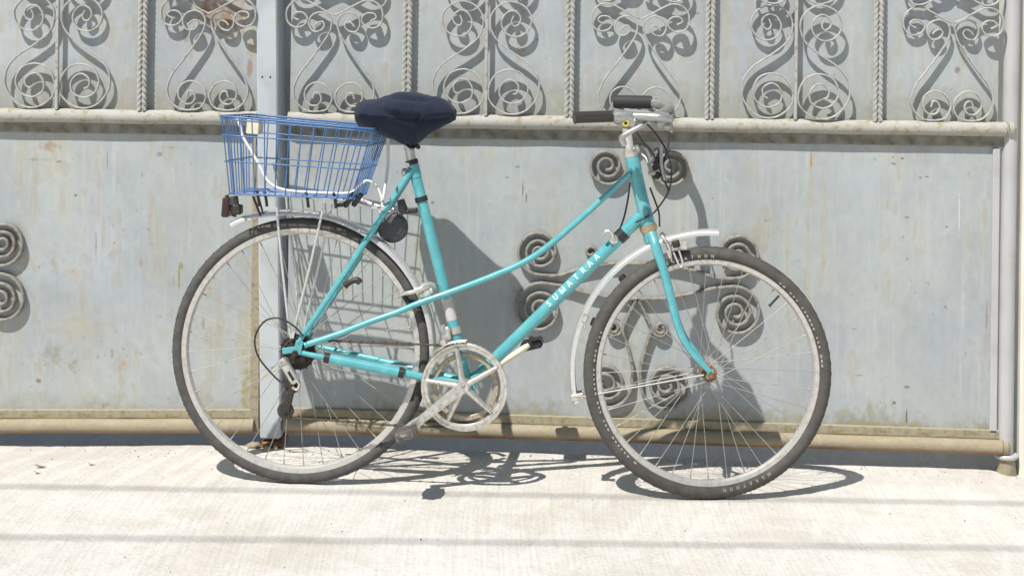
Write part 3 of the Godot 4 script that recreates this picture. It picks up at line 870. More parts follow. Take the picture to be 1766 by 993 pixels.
func arc_mudguard(c: Vector3, keys: Array, width: float, steps: int) -> MB:
	# keys: [angle in degrees, radius]; a crowned channel with short side flanges and a thickness
	var mb := MB.new()
	var prof: Array = []
	for i in 13:
		var t := -1.0 + 2.0 * i / 12.0
		prof.append(Vector2(t * width * 0.5, 0.006 * (1.0 - pow(absf(t), 2.4)) - 0.006))
	prof.push_front(Vector2(-width * 0.5 - 0.0004, -0.014)); prof.append(Vector2(width * 0.5 + 0.0004, -0.014))
	var rad := func(a: float) -> float:
		for i in keys.size() - 1:
			if (a - keys[i][0]) * (a - keys[i + 1][0]) <= 0.0:
				return lerpf(keys[i][1], keys[i + 1][1], smoothstep(0.0, 1.0, (a - keys[i][0]) / (keys[i + 1][0] - keys[i][0])))
		return keys[-1][1]
	for side in [0.0, -0.0014]:
		mb.grid(steps, prof.size() - 1, func(i: int, j: int):
			var a: float = lerpf(keys[0][0], keys[-1][0], float(i) / steps)
			var r: float = rad.call(a) + prof[j].y + side
			var an := deg_to_rad(a)
			return c + Vector3(cos(an) * r, sin(an) * r, prof[j].x), func(i: int, j: int): return Vector2(float(i) / steps, float(j) / prof.size()), side < 0.0)
	return mb

func lettered(text: String, size: float) -> TextMesh:
	var f := SystemFont.new(); f.font_names = PackedStringArray(["Droid Sans"]); f.font_weight = 700
	var t := TextMesh.new()
	t.font = f; t.text = text; t.font_size = 64; t.pixel_size = size / 46.0; t.depth = 0.0006
	return t

func letters(called: String, parent: Node3D, text: String, size: float, m: Material, place: Callable) -> void:
	for i in text.length():
		var o := MeshInstance3D.new()
		o.mesh = lettered(text[i], size); o.material_override = m
		o.transform = place.call(i)
		o.name = called
		var k := 0
		while parent.has_node(NodePath(String(o.name))):
			k += 1
			o.name = "%s_%03d" % [called, k]
		parent.add_child(o, true)

func V3(u: float, v: float, w := 0.0) -> Vector3:
	return Vector3(u, v, w)

func build_bicycle() -> void:
	var bike := thing("bicycle", "turquoise step-through bicycle with a blue wire basket, leaning on the gate", "bicycle")
	var fw := Vector3(0.407 + 0.6464, 0, 0.3913 - 0.3343).normalized()
	var wn := fw.cross(Vector3.UP)
	var phi := deg_to_rad(3.5)
	var vv := Vector3.UP * cos(phi) - wn * sin(phi)
	bike.transform = Transform3D(Basis(fw, vv, fw.cross(vv)), Vector3(-0.6464, 0.0, 0.3343))

	# ---- frame
	var fr := MB.new()
	fr.tube([V3(0.2735, 0.838), V3(0.433, 0.266)], 0.0145, 20)                                   # seat tube
	fr.tube([V3(0.849, 0.872), V3(0.894, 0.690)], 0.0178, 22)                                     # head tube
	fr.tube([V3(0.878, 0.716), V3(0.433, 0.268)], 0.0160, 20)                                     # down tube
	for s in [1.0, -1.0]:
		fr.tube([V3(0.272, 0.822, 0.012 * s), V3(0.255, 0.792, 0.020 * s), V3(0.117, 0.566, 0.044 * s), V3(0.004, 0.392, 0.060 * s), V3(-0.006, 0.372, 0.062 * s)], [0.0085, 0.0085, 0.008, 0.0072, 0.006], 14)
		fr.tube([V3(0.420, 0.272, 0.024 * s), V3(0.318, 0.291, 0.038 * s), V3(0.170, 0.318, 0.052 * s), V3(0.003, 0.347, 0.062 * s)], [0.011, 0.0105, 0.009, 0.0065], 14)
		fr.box(V3(-0.006, 0.361, 0.063 * s), Vector3(0.020, 0.036, 0.005), Basis(Vector3.BACK, -0.2), 0.001)
		fr.box(V3(-0.030, 0.353, 0.063 * s), Vector3(0.036, 0.016, 0.005), Basis(Vector3.BACK, 0.15), 0.001)
	var top := curve([V3(0.846, 0.826, 0.012), V3(0.792, 0.774, 0.014), V3(0.696, 0.685, 0.018), V3(0.629, 0.628, 0.020), V3(0.569, 0.588, 0.022), V3(0.481, 0.548, 0.024), V3(0.391, 0.512, 0.026), V3(0.309, 0.482, 0.034), V3(0.246, 0.455, 0.040), V3(0.178, 0.430, 0.047), V3(0.096, 0.397, 0.055), V3(0.010, 0.367, 0.062)], 4)
	fr.tube(top, 0.0080, 14)
	fr.lathe(V3(0.433, 0.266, -0.034), Vector3(0, 0, 1), [Vector2(0.0, 0.0), Vector2(0.020, 0.0), Vector2(0.020, 0.068), Vector2(0.0, 0.068)], 24)
	# lugs
	fr.tube([V3(0.2745, 0.8345), V3(0.2835, 0.802)], [0.0168, 0.0160], 20)
	fr.tube([V3(0.8835, 0.733), V3(0.8935, 0.6925)], [0.0192, 0.0200], 22)
	fr.tube([V3(0.876, 0.7145), V3(0.842, 0.680)], [0.0178, 0.0163], 20)
	fr.tube([V3(0.8495, 0.870), V3(0.858, 0.835)], [0.0198, 0.0186], 22)
	var frame := obj("frame", fr, mats.teal, bike)
	# white lettering down the tube, worn
	var d := (V3(0.878, 0.716) - V3(0.433, 0.268)).normalized()
	var side := Vector3(-d.y, d.x, 0)
	letters("tube_letter", frame, "SUMATRAA", 0.0155, mats.letter, func(i: int):
		var tt: float = 0.300 + i * 0.0248
		var nrm := (Vector3(0, 0, 1) * 0.93 + side * 0.36).normalized()
		var up := (nrm.cross(d)).normalized()
		return Transform3D(Basis(d, up, nrm), V3(0.433, 0.268) + d * tt + nrm * 0.01605))
	var dc := MB.new()
	dc.tube([V3(0.371, 0.489), V3(0.386, 0.434)], 0.01475, 20, false, false)
	obj("seat_tube_decal", dc, mottled([[0.0, lin(0.5, 0.5, 0.55)], [0.45, lin(0.55, 0.42, 0.40)], [0.6, lin(0.62, 0.64, 0.66)], [1.0, lin(0.15, 0.42, 0.48)]], 23, 0.09, 0.5, 0.0, 14.0), frame)
	var sl := MB.new()
	sl.tube([V3(0.074, 0.3350, 0.060), V3(0.082, 0.3336, 0.060), V3(0.252, 0.3035, 0.048), V3(0.258, 0.3025, 0.048)], [0.011, 0.0128, 0.0140, 0.012], 18)
	obj("chainstay_sleeve", sl, mats.teal, frame)
	for q in [[V3(0.062, 0.3370, 0.061), V3(0.076, 0.3347, 0.060)], [V3(0.256, 0.3030, 0.048), V3(0.270, 0.3005, 0.047)]]:
		var bd := MB.new(); bd.tube(q, 0.0135, 16)
		obj("black_band", bd, mats.black, frame)
	for q in [[V3(0.835, 0.673), V3(0.818, 0.656), 0.0185], [V3(0.297, 0.752), V3(0.3005, 0.739), 0.0172], [V3(0.2700, 0.848), V3(0.2735, 0.836), 0.0170]]:
		var bd2 := MB.new(); bd2.tube([q[0], q[1]], q[2], 20)
		obj("clamp_band", bd2, mats.black, frame)
	var hs := MB.new()
	hs.tube([V3(0.8505, 0.868), V3(0.8490, 0.874), V3(0.8475, 0.880), V3(0.8455, 0.888), V3(0.8445, 0.892)], [0.0200, 0.0225, 0.0215, 0.0190, 0.0150], 24)
	obj("headset", hs, mats.alloy, frame)
	var hs2 := MB.new()
	hs2.tube([V3(0.8932, 0.694), V3(0.8945, 0.689), V3(0.8965, 0.681), V3(0.8985, 0.673)], [0.0205, 0.0235, 0.0235, 0.0185], 24)
	obj("headset_race", hs2, mottled([[0.0, lin(0.35, 0.25, 0.13)], [1.0, lin(0.55, 0.48, 0.36)]], 24, 0.05, 0.4, 0.5, 12.0), frame)
	var sb := MB.new()
	sb.tube([V3(0.264, 0.836, -0.012), V3(0.262, 0.835, 0.016)], 0.006, 12)
	sb.ball(V3(0.254, 0.815, 0.006), Vector3(0.010, 0.012, 0.008), 10)
	obj("seat_bolt", sb, mats.alloy, frame)

	# ---- fork
	var fk := MB.new()
	fk.tube([V3(0.8975, 0.675), V3(0.905, 0.650)], [0.0185, 0.0195], 20)
	for s in [1.0, -1.0]:
		var tip := V3(1.0515 + (0.0035 if s > 0 else -0.006), 0.330, 0.052 * s)
		var path := curve([V3(0.904, 0.668, 0.010 * s), V3(0.9115, 0.650, 0.026 * s), V3(0.919, 0.625, 0.034 * s), V3(0.934, 0.585, 0.038 * s), V3(0.957, 0.502, 0.042 * s), V3(0.974, 0.440, 0.046 * s), V3(0.994, 0.398, 0.049 * s), V3(1.020, 0.364, 0.051 * s), tip], 4)
		var rads: Array = []
		for i in path.size(): rads.append(lerpf(0.0138, 0.0068, pow(float(i) / (path.size() - 1), 1.3)))
		fk.tube(path, rads, 16)
		fk.box(tip + V3(0.001, -0.006, 0), Vector3(0.018, 0.024, 0.005), Basis.IDENTITY, 0.001)
	obj("fork", fk, mats.teal, bike)

	# ---- wheels
	var rear := make_wheel("rear_wheel", REAR, 0.0, bike, 0.345, 0.0160, 0.3175, 0.3015, mats.tyre_rear, 0.022, mats.dark_metal, 0.05)
	var front := make_wheel("front_wheel", FRONT, deg_to_rad(6.0), bike, 0.3205, 0.0178, 0.2875, 0.2735, mats.tyre_front, 0.020, mats.rust, 0.02)
	var word := "MARATHON"
	var ring_text := func(a_start: float) -> void:
		letters("sidewall_letter", front, word, 0.0085, mats.reflect, func(i: int):
			var a := deg_to_rad(a_start - i * 3.35)
			var rr := 0.2975
			return Transform3D(Basis(Vector3(0, 0, 1), a - PI / 2.0), Vector3(cos(a) * rr, sin(a) * rr, 0.0180)))
	ring_text.call(-58.0); ring_text.call(112.0)
	var mk := MB.new()
	for q in [[-38.0, 52.0], [158.0, 232.0]]:
		var a2: float = q[0]
		while a2 < q[1]:
			if int(a2 * 7.0) % 13 > 2:
				var an := deg_to_rad(a2)
				mk.box(Vector3(cos(an) * 0.2945, sin(an) * 0.2945, 0.0168), Vector3(0.0044, 0.0064 + 0.002 * sin(a2 * 3.0), 0.0012), Basis(Vector3(0, 0, 1), an) * Basis(Vector3(0, 1, 0), -0.45), 0.0003)
			a2 += 2.35
	var mo := obj("sidewall_mark", mk, mats.reflect, front)
	mo.set_meta("kind", "stuff")
	var vs := MB.new()
	var va := deg_to_rad(47.0)
	vs.tube([Vector3(cos(va), sin(va), 0) * 0.270, Vector3(cos(va), sin(va), 0) * 0.240, Vector3(cos(va), sin(va), 0) * 0.232], [0.0032, 0.0030, 0.0042], 10)
	obj("valve", vs, mats.black, front)
	var ax := MB.new()
	ax.tube([Vector3(0, 0, -0.050), Vector3(0, 0, 0.050)], 0.0045, 8)
	for s in [1.0, -1.0]:
		ax.tube([Vector3(0, 0, 0.050 * s), Vector3(0, 0, 0.060 * s)], 0.0095, 6)
		ax.tube([Vector3(0, 0, 0.060 * s), Vector3(0, 0, 0.066 * s)], 0.0045, 10)
	obj("axle", ax, mats.rust, front)

	# ---- mudguards and their stays
	var mg := obj("rear_mudguard", arc_mudguard(REAR, [[121.0, 0.384], [90.0, 0.366], [60.0, 0.360], [5.0, 0.360], [-22.0, 0.362]], 0.046, 60), mats.chrome, bike)
	var fg := obj("front_mudguard", arc_mudguard(FRONT, [[86.0, 0.366], [110.0, 0.362], [140.0, 0.358], [194.5, 0.357]], 0.046, 60), mats.chrome, bike)
	for s in [1.0, -1.0]:
		var st := MB.new()
		st.tube([V3(0.712, 0.250, 0.024 * s), V3(0.740, 0.256 - (0.012 if s < 0.0 else 0.0), 0.038 * s), V3(1.040, 0.322 - (0.008 if s < 0.0 else 0.0), 0.054 * s)], 0.0021 if s > 0.0 else 0.0017, 8)
		obj("stay", st, mats.spoke, fg)
		var bk := MB.new()
		bk.box(V3(0.718, 0.250, 0.020 * s), Vector3(0.034, 0.016, 0.012), Basis(Vector3.BACK, 0.2), 0.002)
		obj("stay_bracket", bk, mats.alloy, fg)
	for q in [[V3(0.823, 0.560, 0.0), 0.90], [V3(0.752, 0.448, 0.0), 0.45]]:
		var cl := MB.new()
		cl.box(q[0] + V3(0.012, -0.012, 0.0), Vector3(0.030, 0.020, 0.030), Basis(Vector3.BACK, -q[1]), 0.003)
		obj("clip", cl, mats.dark_metal, fg)
	var rv := MB.new()
	rv.box(V3(0.735, 0.452, 0.024), Vector3(0.022, 0.014, 0.006), Basis(Vector3.BACK, 1.2), 0.002)
	rv.ball(V3(0.734, 0.428, 0.024), Vector3(0.003, 0.003, 0.003), 6)
	obj("clip", rv, mats.alloy, fg)

	# ---- rack
	var rk := MB.new()
	for s in [1.0, -1.0]:
		rk.tube(curve([V3(-0.195, 0.752, 0.058 * s), V3(-0.06, 0.751, 0.058 * s), V3(0.095, 0.743, 0.058 * s), V3(0.135, 0.735, 0.050 * s), V3(0.170, 0.724, 0.036 * s), V3(0.222, 0.715, 0.026 * s)], 5), 0.0048, 10)
	for x in [-0.193, -0.13, -0.06, 0.02, 0.095]:
		rk.tube([V3(x, 0.752 - maxf(x + 0.06, 0.0) * 0.055, -0.058), V3(x, 0.752 - maxf(x + 0.06, 0.0) * 0.055, 0.058)], 0.0036, 8)
	var rack := obj("rack", rk, mats.chrome, bike)
	for s in [1.0, -1.0]:
		for q in [[-0.078, -0.033, -0.024], [0.054, -0.014, -0.020]]:
			var lg := MB.new()
			lg.tube([V3(q[0], 0.750 - maxf(q[0], 0.0) * 0.1, 0.058 * s), V3(lerpf(q[0], q[1], 0.5), 0.575, 0.062 * s), V3(q[1], 0.424, 0.068 * s), V3(q[2], 0.385, 0.070 * s)], 0.0034, 8)
			obj("leg", lg, mats.chrome, rack)
	var cp := MB.new()
	cp.box(V3(0.118, 0.744, 0.056), Vector3(0.046, 0.014, 0.020), Basis(Vector3.BACK, 0.95), 0.003)
	cp.box(V3(0.096, 0.730, 0.056), Vector3(0.030, 0.010, 0.020), Basis(Vector3.BACK, 0.12), 0.002)
	cp.box(V3(0.139, 0.744, 0.054), Vector3(0.012, 0.040, 0.020), Basis(Vector3.BACK, -0.6), 0.002)
	obj("spring_clip", cp, mats.black, rack)
	for x in [-0.125, -0.105, 0.078, 0.005]:
		var ty := MB.new()
		ty.tube(curve([V3(x, 0.762, 0.070), V3(x + 0.004, 0.742, 0.066), V3(x + 0.006, 0.722, 0.062)], 3), 0.004, 8)
		obj("cable_tie", ty, mats.black, rack)
	var fs := MB.new()
	fs.tube([V3(-0.145, 0.752, 0.04), V3(-0.125, 0.695, 0.024)], 0.0034, 8)
	fs.tube([V3(-0.130, 0.752, 0.04), V3(-0.118, 0.700, 0.024)], 0.0028, 8)
	obj("mudguard_strut", fs, mats.dark_metal, rack)
	var tl := MB.new()
	tl.box(V3(-0.219, 0.714, 0.0), Vector3(0.020, 0.052, 0.060), Basis(Vector3.BACK, -0.06), 0.004)
	obj("tail_reflector", tl, mats.red, rack)
	var tb := MB.new()
	tb.tube([V3(-0.219, 0.746, 0.016), V3(-0.214, 0.720, 0.016), V3(-0.196, 0.700, 0.016)], 0.005, 8)
	tb.tube([V3(-0.195, 0.746, 0.016), V3(-0.190, 0.716, 0.016), V3(-0.200, 0.690, 0.010)], 0.006, 8)
	tb.box(V3(-0.192, 0.708, 0.008), Vector3(0.026, 0.026, 0.03), Basis.IDENTITY, 0.004)
	obj("reflector_bracket", tb, mats.dark_metal, rack)

	build_basket(bike)
	build_saddle(bike)
	build_drive(bike)
	build_bars(bike)
	build_brakes(bike)

func build_basket(bike: Node3D) -> void:
	# corners at the rim and at the floor (x, y, half width)
	var tl := V3(-0.205, 0.957, 0.158); var tr := V3(0.188, 0.931, 0.155)
	var bl := V3(-0.189, 0.756, 0.112); var br := V3(0.134, 0.750, 0.112)
	var at := func(u: float, t: float, w: float) -> Vector3:       # u 0..1 back to front, t 0 floor .. 1 rim, w -1..1
		var lo := bl.lerp(br, u); var hi := tl.lerp(tr, u)
		var p := lo.lerp(hi, t)
		return Vector3(p.x, p.y, lerpf(lo.z, hi.z, t) * w)
	var loop := func(t: float, grow := 0.0) -> Array:
		var pts: Array = []
		var cs := [[0.0, -1.0], [1.0, -1.0], [1.0, 1.0], [0.0, 1.0]]
		for k in 4:
			var a: Array = cs[k]; var b: Array = cs[(k + 1) % 4]
			for i in 8:
				var q := float(i) / 8
				var uu: float = lerpf(a[0], b[0], q); var ww: float = lerpf(a[1], b[1], q)
				pts.append(at.call(uu, t, ww) + Vector3(0, grow, 0))
		return pts
	var rim := MB.new()
	rim.tube(loop.call(1.0), 0.0028, 8, true)
	rim.tube(loop.call(0.965), 0.0022, 8, true)
	var basket := obj("basket", rim, mats.blue, bike)
	for t in [0.76, 0.42, 0.0]:
		var w := MB.new(); w.tube(loop.call(t), 0.0019, 8, true)
		obj("hoop", w, mats.blue, basket)
	for s in [1.0, -1.0]:
		for i in 12:
			var u := (i + 0.55) / 12.0
			var w := MB.new()
			w.tube([at.call(u, 1.0, s), at.call(u, 0.5, s), at.call(u, 0.0, s)], 0.0016, 6)
			obj("wire", w, mats.blue, basket)
	for e in [0.0, 1.0]:
		for i in 9:
			var ww := -1.0 + 2.0 * (i + 0.5) / 9.0
			var w := MB.new()
			w.tube([at.call(e, 1.0, ww), at.call(e, 0.5, ww), at.call(e, 0.0, ww)], 0.0016, 6)
			obj("wire", w, mats.blue, basket)
	for i in 9:
		var ww := -1.0 + 2.0 * (i + 0.5) / 9.0
		var w := MB.new(); w.tube([at.call(0.0, 0.0, ww), at.call(1.0, 0.0, ww)], 0.0016, 6)
		obj("floor_wire", w, mats.blue, basket)
	for i in 5:
		var w := MB.new(); w.tube([at.call((i + 0.5) / 5.0, 0.0, -1.0), at.call((i + 0.5) / 5.0, 0.0, 1.0)], 0.0016, 6)
		obj("floor_wire", w, mats.blue, basket)

func build_saddle(bike: Node3D) -> void:
	var pt := MB.new()
	pt.tube([V3(0.272, 0.840), V3(0.258, 0.905)], 0.0128, 20)
	var post := obj("seat_post", pt, mats.alloy, bike)
	# cloth cover, pulled in under the seat
	var tops := [Vector2(0.118, 0.978), Vector2(0.124, 0.992), Vector2(0.136, 0.999), Vector2(0.150, 1.003), Vector2(0.184, 1.008), Vector2(0.226, 1.015), Vector2(0.260, 1.017), Vector2(0.290, 1.014), Vector2(0.331, 1.007), Vector2(0.360, 0.999), Vector2(0.376, 0.992), Vector2(0.385, 0.982)]
	var bots := [Vector2(0.118, 0.946), Vector2(0.124, 0.938), Vector2(0.134, 0.930), Vector2(0.158, 0.922), Vector2(0.193, 0.908), Vector2(0.235, 0.893), Vector2(0.262, 0.884), Vector2(0.276, 0.880), Vector2(0.289, 0.888), Vector2(0.316, 0.917), Vector2(0.351, 0.939), Vector2(0.374, 0.949), Vector2(0.385, 0.955)]
	var wid := [Vector2(0.118, 0.060), Vector2(0.130, 0.082), Vector2(0.150, 0.110), Vector2(0.185, 0.126), Vector2(0.235, 0.108), Vector2(0.280, 0.070), Vector2(0.330, 0.040), Vector2(0.366, 0.037), Vector2(0.379, 0.033), Vector2(0.385, 0.026)]
	var look := func(tab: Array, x: float) -> float:
		for i in tab.size() - 1:
			if x <= tab[i + 1].x:
				return lerpf(tab[i].y, tab[i + 1].y, clampf((x - tab[i].x) / (tab[i + 1].x - tab[i].x), 0.0, 1.0))
		return tab[-1].y
	var nz := noise(91, 14.0, 3); var n2 := noise(92, 40.0, 2)
	var C := 60; var Rr := 56
	var mb := MB.new()
	mb.grid(C, Rr, func(i: int, j: int):
		var s := 0.5 - 0.5 * cos(PI * i / C)
		var x := lerpf(0.129, 0.385, s)
		var tp := 0.0; var bt := 0.0; var hw := 0.0
		for k in 3:                                             # soften the tables
			var xx: float = clampf(x + (k - 1) * 0.004, 0.118, 0.385)
			tp += look.call(tops, xx) / 3.0; bt += look.call(bots, xx) / 3.0; hw += look.call(wid, xx) / 3.0
		var mid := lerpf(bt, tp, 0.56)
		if i == 0 or i == C: return Vector3(x + (0.003 if i else -0.003), mid, 0.0)
		var th := TAU * j / Rr
		var c := cos(th); var sn := sin(th)
		var y := 0.0; var w := 0.0
		if sn >= 0.0:
			y = mid + (tp - mid) * pow(sn, 0.85); w = hw * signf(c) * pow(absf(c), 0.75)
		else:
			y = mid + (bt - mid) * pow(-sn, 0.85); w = hw * signf(c) * pow(absf(c), 0.85) * (1.0 - 0.30 * -sn)
		var env := minf(1.0, minf((x - 0.118) / 0.02, (0.385 - x) / 0.03))
		env = clampf(env, 0.0, 1.0)
		# folds: a rolled crease along the side, one across the top, drag lines to the gathered point
		var line := 0.995 - 0.03 * smoothstep(0.17, 0.26, x) + 0.004 * sin((x - 0.2) * 40.0)
		var roll := (0.010 * smoothstep(line - 0.004, line + 0.002, y) - 0.005 * exp(-pow((y - line + 0.006) / 0.006, 2.0))) * smoothstep(0.18, 0.24, x)
		var cr := 0.010 * exp(-pow((y - (1.006 - 0.10 * (x - 0.24))) / 0.0045, 2.0)) * smoothstep(0.205, 0.235, x) * (1.0 - smoothstep(0.30, 0.335, x))
		var ang := atan2(y - 0.87, x - 0.276)
		var drag := 0.003 * sin(ang * 11.0) * smoothstep(0.97, 0.90, y)
		var dsp := (roll - cr + drag + nz.get_noise_3d(x, y, w) * 0.005 + n2.get_noise_3d(x, y, w) * 0.0014) * env
		var out := Vector3(0, sn * 0.8, c).normalized()
		return Vector3(x, y, w) + out * dsp,
		func(i: int, j: int): return Vector2(i * 6.0 / C, j * 6.0 / Rr), false)
	var sc := obj("saddle_cover", mb, mats.navy, bike)
	var hem := MB.new()
	var hp: Array = []
	for k in 20:
		var a := TAU * k / 20.0
		hp.append(V3(0.272 + cos(a) * 0.017, 0.8845 + 0.003 * sin(a * 3.0) - cos(a) * 0.002, sin(a) * 0.020))
	hem.tube(hp, 0.0045, 8, true)
	obj("hem", hem, mats.navy, sc)
	tag(sc, "dark navy cloth cover pulled over the saddle")
	var rl := MB.new()
	for s in [1.0, -1.0]: rl.tube(curve([V3(0.16, 0.945, 0.022 * s), V3(0.21, 0.918, 0.022 * s), V3(0.29, 0.915, 0.018 * s), V3(0.34, 0.952, 0.010 * s)], 5), 0.0036, 8)
	rl.tube([V3(0.258, 0.914, -0.026), V3(0.258, 0.914, 0.026)], 0.013, 12)
	obj("saddle_rail", rl, mats.dark_metal, post)

func build_drive(bike: Node3D) -> void:
	var bb := V3(0.430, 0.268)
	var zax := Vector3(0, 0, 1)
	var ch := MB.new()
	ch.lathe(V3(0.4275, 0.2715, 0), zax, [Vector2(0.094, 0.052), Vector2(0.0955, 0.0500), Vector2(0.110, 0.0500), Vector2(0.112, 0.0515), Vector2(0.112, 0.0545), Vector2(0.110, 0.056), Vector2(0.1055, 0.0555), Vector2(0.1045, 0.0535), Vector2(0.1030, 0.0535), Vector2(0.1022, 0.0550), Vector2(0.0955, 0.0550), Vector2(0.094, 0.0535), Vector2(0.094, 0.052)], 96)
	var ring := obj("chainring", ch, mats.alloy, bike)
	var tooth := MB.new()
	for i in 52:
		var a := TAU * i / 52.0
		tooth.box(V3(0.4275, 0.2715, 0.049) + Vector3(cos(a), sin(a), 0) * 0.1085, Vector3(0.008, 0.0055, 0.0022), Basis(zax, a), 0.0005)
	var tt := obj("tooth", tooth, mats.alloy, ring)
	tt.set_meta("kind", "stuff")
	var in_r := MB.new()
	in_r.lathe(V3(0.4285, 0.2705, 0), zax, ring_profile(0.0735, 0.0865, 0.038, 0.0415), 80)
	obj("inner_chainring", in_r, mottled([[0.0, lin(0.22, 0.16, 0.09)], [0.5, lin(0.45, 0.40, 0.30)], [1.0, lin(0.60, 0.56, 0.48)]], 25, 0.05, 0.5, 0.45, 10.0), ring)
	var hub := V3(0.4265, 0.276, 0.0)
	for a0 in [30.0, 102.0, 174.0, 246.0, 318.0]:
		var a := deg_to_rad(a0)
		var dir := Vector3(cos(a), sin(a), 0)
		var arm := MB.new()
		var rr: Array = []
		var pts: Array = []
		for k in 7:
			var t := k / 6.0
			pts.append(hub + dir * lerpf(0.010, 0.0975, t) + Vector3(0, 0, lerpf(0.064, 0.0555, t)))
			rr.append(lerpf(0.0120, 0.0080, t) if k < 6 else 0.0065)
		arm.tube(pts, rr, 12, false, true, 0.75)
		obj("spider_arm", arm, mats.alloy, ring)
		var bt := MB.new()
		bt.lathe(hub + dir * 0.080 + Vector3(0, 0, 0.0585), zax, [Vector2(0.0045, 0), Vector2(0.0045, 0.0015), Vector2(0.003, 0.002), Vector2(0.0, 0.002)], 12)
		obj("chainring_bolt", bt, mats.alloy, ring)
	var boss := MB.new()
	boss.lathe(hub, zax, [Vector2(0.0, 0.034), Vector2(0.018, 0.034), Vector2(0.020, 0.060), Vector2(0.019, 0.070), Vector2(0.015, 0.076), Vector2(0.0115, 0.0765), Vector2(0.0105, 0.0745), Vector2(0.0, 0.0745)], 28)
	obj("crank_boss", boss, mats.alloy, ring)
	var lg := MB.new()
	for q in [[-0.003, 0.35], [0.003, -0.35]]:
		lg.box(hub + V3(q[0], 0, 0.0747), Vector3(0.0018, 0.010, 0.0006), Basis(zax, q[1]), 0.0001)
	obj("boss_mark", lg, mats.dark_metal, ring)
	# crank arms
	var dirc := (V3(0.279, 0.160) - V3(0.4265, 0.278)).normalized()
	var cr := MB.new()
	var up := Vector3(-dirc.y, dirc.x, 0)
	var c0 := V3(0.4265, 0.276, 0.070)
	var prof: Array = []
	for k in 9:
		var t := k / 8.0
		prof.append([c0 + dirc * (0.180 * t) + Vector3(0, 0, 0.018 * t), lerpf(0.0155, 0.0095, pow(t, 0.7)) + (0.0035 if k >= 7 else 0.0), lerpf(0.0085, 0.0068, t)])
	for k in 8:
		var A: Array = prof[k]; var B: Array = prof[k + 1]
		var secs: Array = []
		for S in [A, B]:
			var ringp: Array = []
			for e in [[1.0, -1.0], [1.0, 0.5], [0.7, 1.0], [-0.7, 1.0], [-1.0, 0.5], [-1.0, -1.0]]:
				ringp.append(S[0] + up * S[1] * e[0] + zax * S[2] * e[1])
			secs.append(ringp)
		for e in 6:
			var e2 := (e + 1) % 6
			var mid: Vector3 = (secs[0][e] + secs[0][e2]) * 0.5 - A[0]
			cr.face([secs[0][e], secs[0][e2], secs[1][e2], secs[1][e]], mid)
		if k == 0: cr.face(secs[0], -dirc)
		if k == 7: cr.face(secs[1], dirc)
	var crank := obj("crank_arm", cr, mats.alloy, bike)
	var pd := MB.new()
	var pc := c0 + dirc * 0.170 + Vector3(0, 0, 0.018)
	pd.tube([pc + V3(0, 0, 0.006), pc + V3(0.002, 0.001, 0.100)], [0.009, 0.007], 14)
	pd.ball(pc + V3(0.0, 0.002, 0.058), Vector3(0.030, 0.014, 0.052), 14)
	for z in [0.022, 0.096]:
		pd.box(pc + V3(0, 0.002, z), Vector3(0.046, 0.020, 0.004), Basis(zax, 0.35), 0.001)
	obj("pedal", pd, mottled([[0.0, lin(0.05, 0.045, 0.04)], [0.5, lin(0.16, 0.14, 0.13)], [1.0, lin(0.32, 0.27, 0.23)]], 26, 0.05, 0.5, 0.3, 12.0), crank)
	var fc := MB.new()
	var f0 := V3(0.436, 0.262, -0.066); var f1 := V3(0.584, 0.362, -0.082)
	fc.tube([f0, f0.lerp(f1, 0.5), f0.lerp(f1, 0.92), f1], [0.013, 0.0105, 0.0125, 0.0085], 12, false, true, 0.7)
	var far := obj("crank_arm", fc, mats.cream, bike)
	tag(far, "cream coloured far crank arm")
	var fp := MB.new()
	fp.tube([f1 + V3(0, 0, -0.004), f1 + V3(0, 0, -0.10)], 0.008, 12)
	fp.box(f1 + V3(0.004, -0.006, -0.056), Vector3(0.060, 0.022, 0.080), Basis(zax, 0.25), 0.006)
	obj("pedal", fp, mats.black, far)
	# sprockets
	var cs := MB.new()
	var rc := V3(REAR.x, REAR.y)
	var radii := [0.046, 0.042, 0.038, 0.034, 0.030, 0.027]
	for k in 6:
		var rr2: float = radii[k]; var z := 0.034 + k * 0.0046
		cs.lathe(rc, zax, ring_profile(0.012, rr2, z, z + 0.0022, 0.0006), 40)
		for i in 18:
			var a := TAU * i / 18.0 + k * 0.1
			cs.box(rc + Vector3(cos(a), sin(a), 0) * (rr2 + 0.001) + Vector3(0, 0, z + 0.0011), Vector3(0.005, 0.004, 0.0018), Basis(zax, a), 0.0004)
	obj("sprocket_cluster", cs, mats.dark_metal, bike)
	var sp := MB.new()
	sp.lathe(rc, zax, [Vector2(0.0, 0.068), Vector2(0.0095, 0.068), Vector2(0.0095, 0.076), Vector2(0.0, 0.076)], 6)
	sp.lathe(rc, zax, [Vector2(0.0, 0.076), Vector2(0.005, 0.076), Vector2(0.005, 0.084), Vector2(0.0, 0.084)], 12)
	obj("rear_axle_nut", sp, mats.dark_metal, bike)
	# derailleur
	var dr := MB.new()
	var ang := -0.98
	dr.box(V3(-0.022, 0.300, 0.082), Vector3(0.062, 0.024, 0.020), Basis(zax, ang), 0.004)
	var der := obj("rear_derailleur", dr, mats.alloy, bike)
	var sl := MB.new()
	sl.box(V3(-0.017, 0.293, 0.0935), Vector3(0.026, 0.007, 0.003), Basis(zax, ang), 0.001)
	obj("derailleur_slot", sl, mats.black, der)
	var pv := MB.new()
	pv.lathe(V3(-0.040, 0.325, 0.066), zax, [Vector2(0.0, 0.0), Vector2(0.012, 0.0), Vector2(0.012, 0.022), Vector2(0.009, 0.026), Vector2(0.0055, 0.026), Vector2(0.0055, 0.021), Vector2(0.0, 0.021)], 20)
	var pw := MB.new()
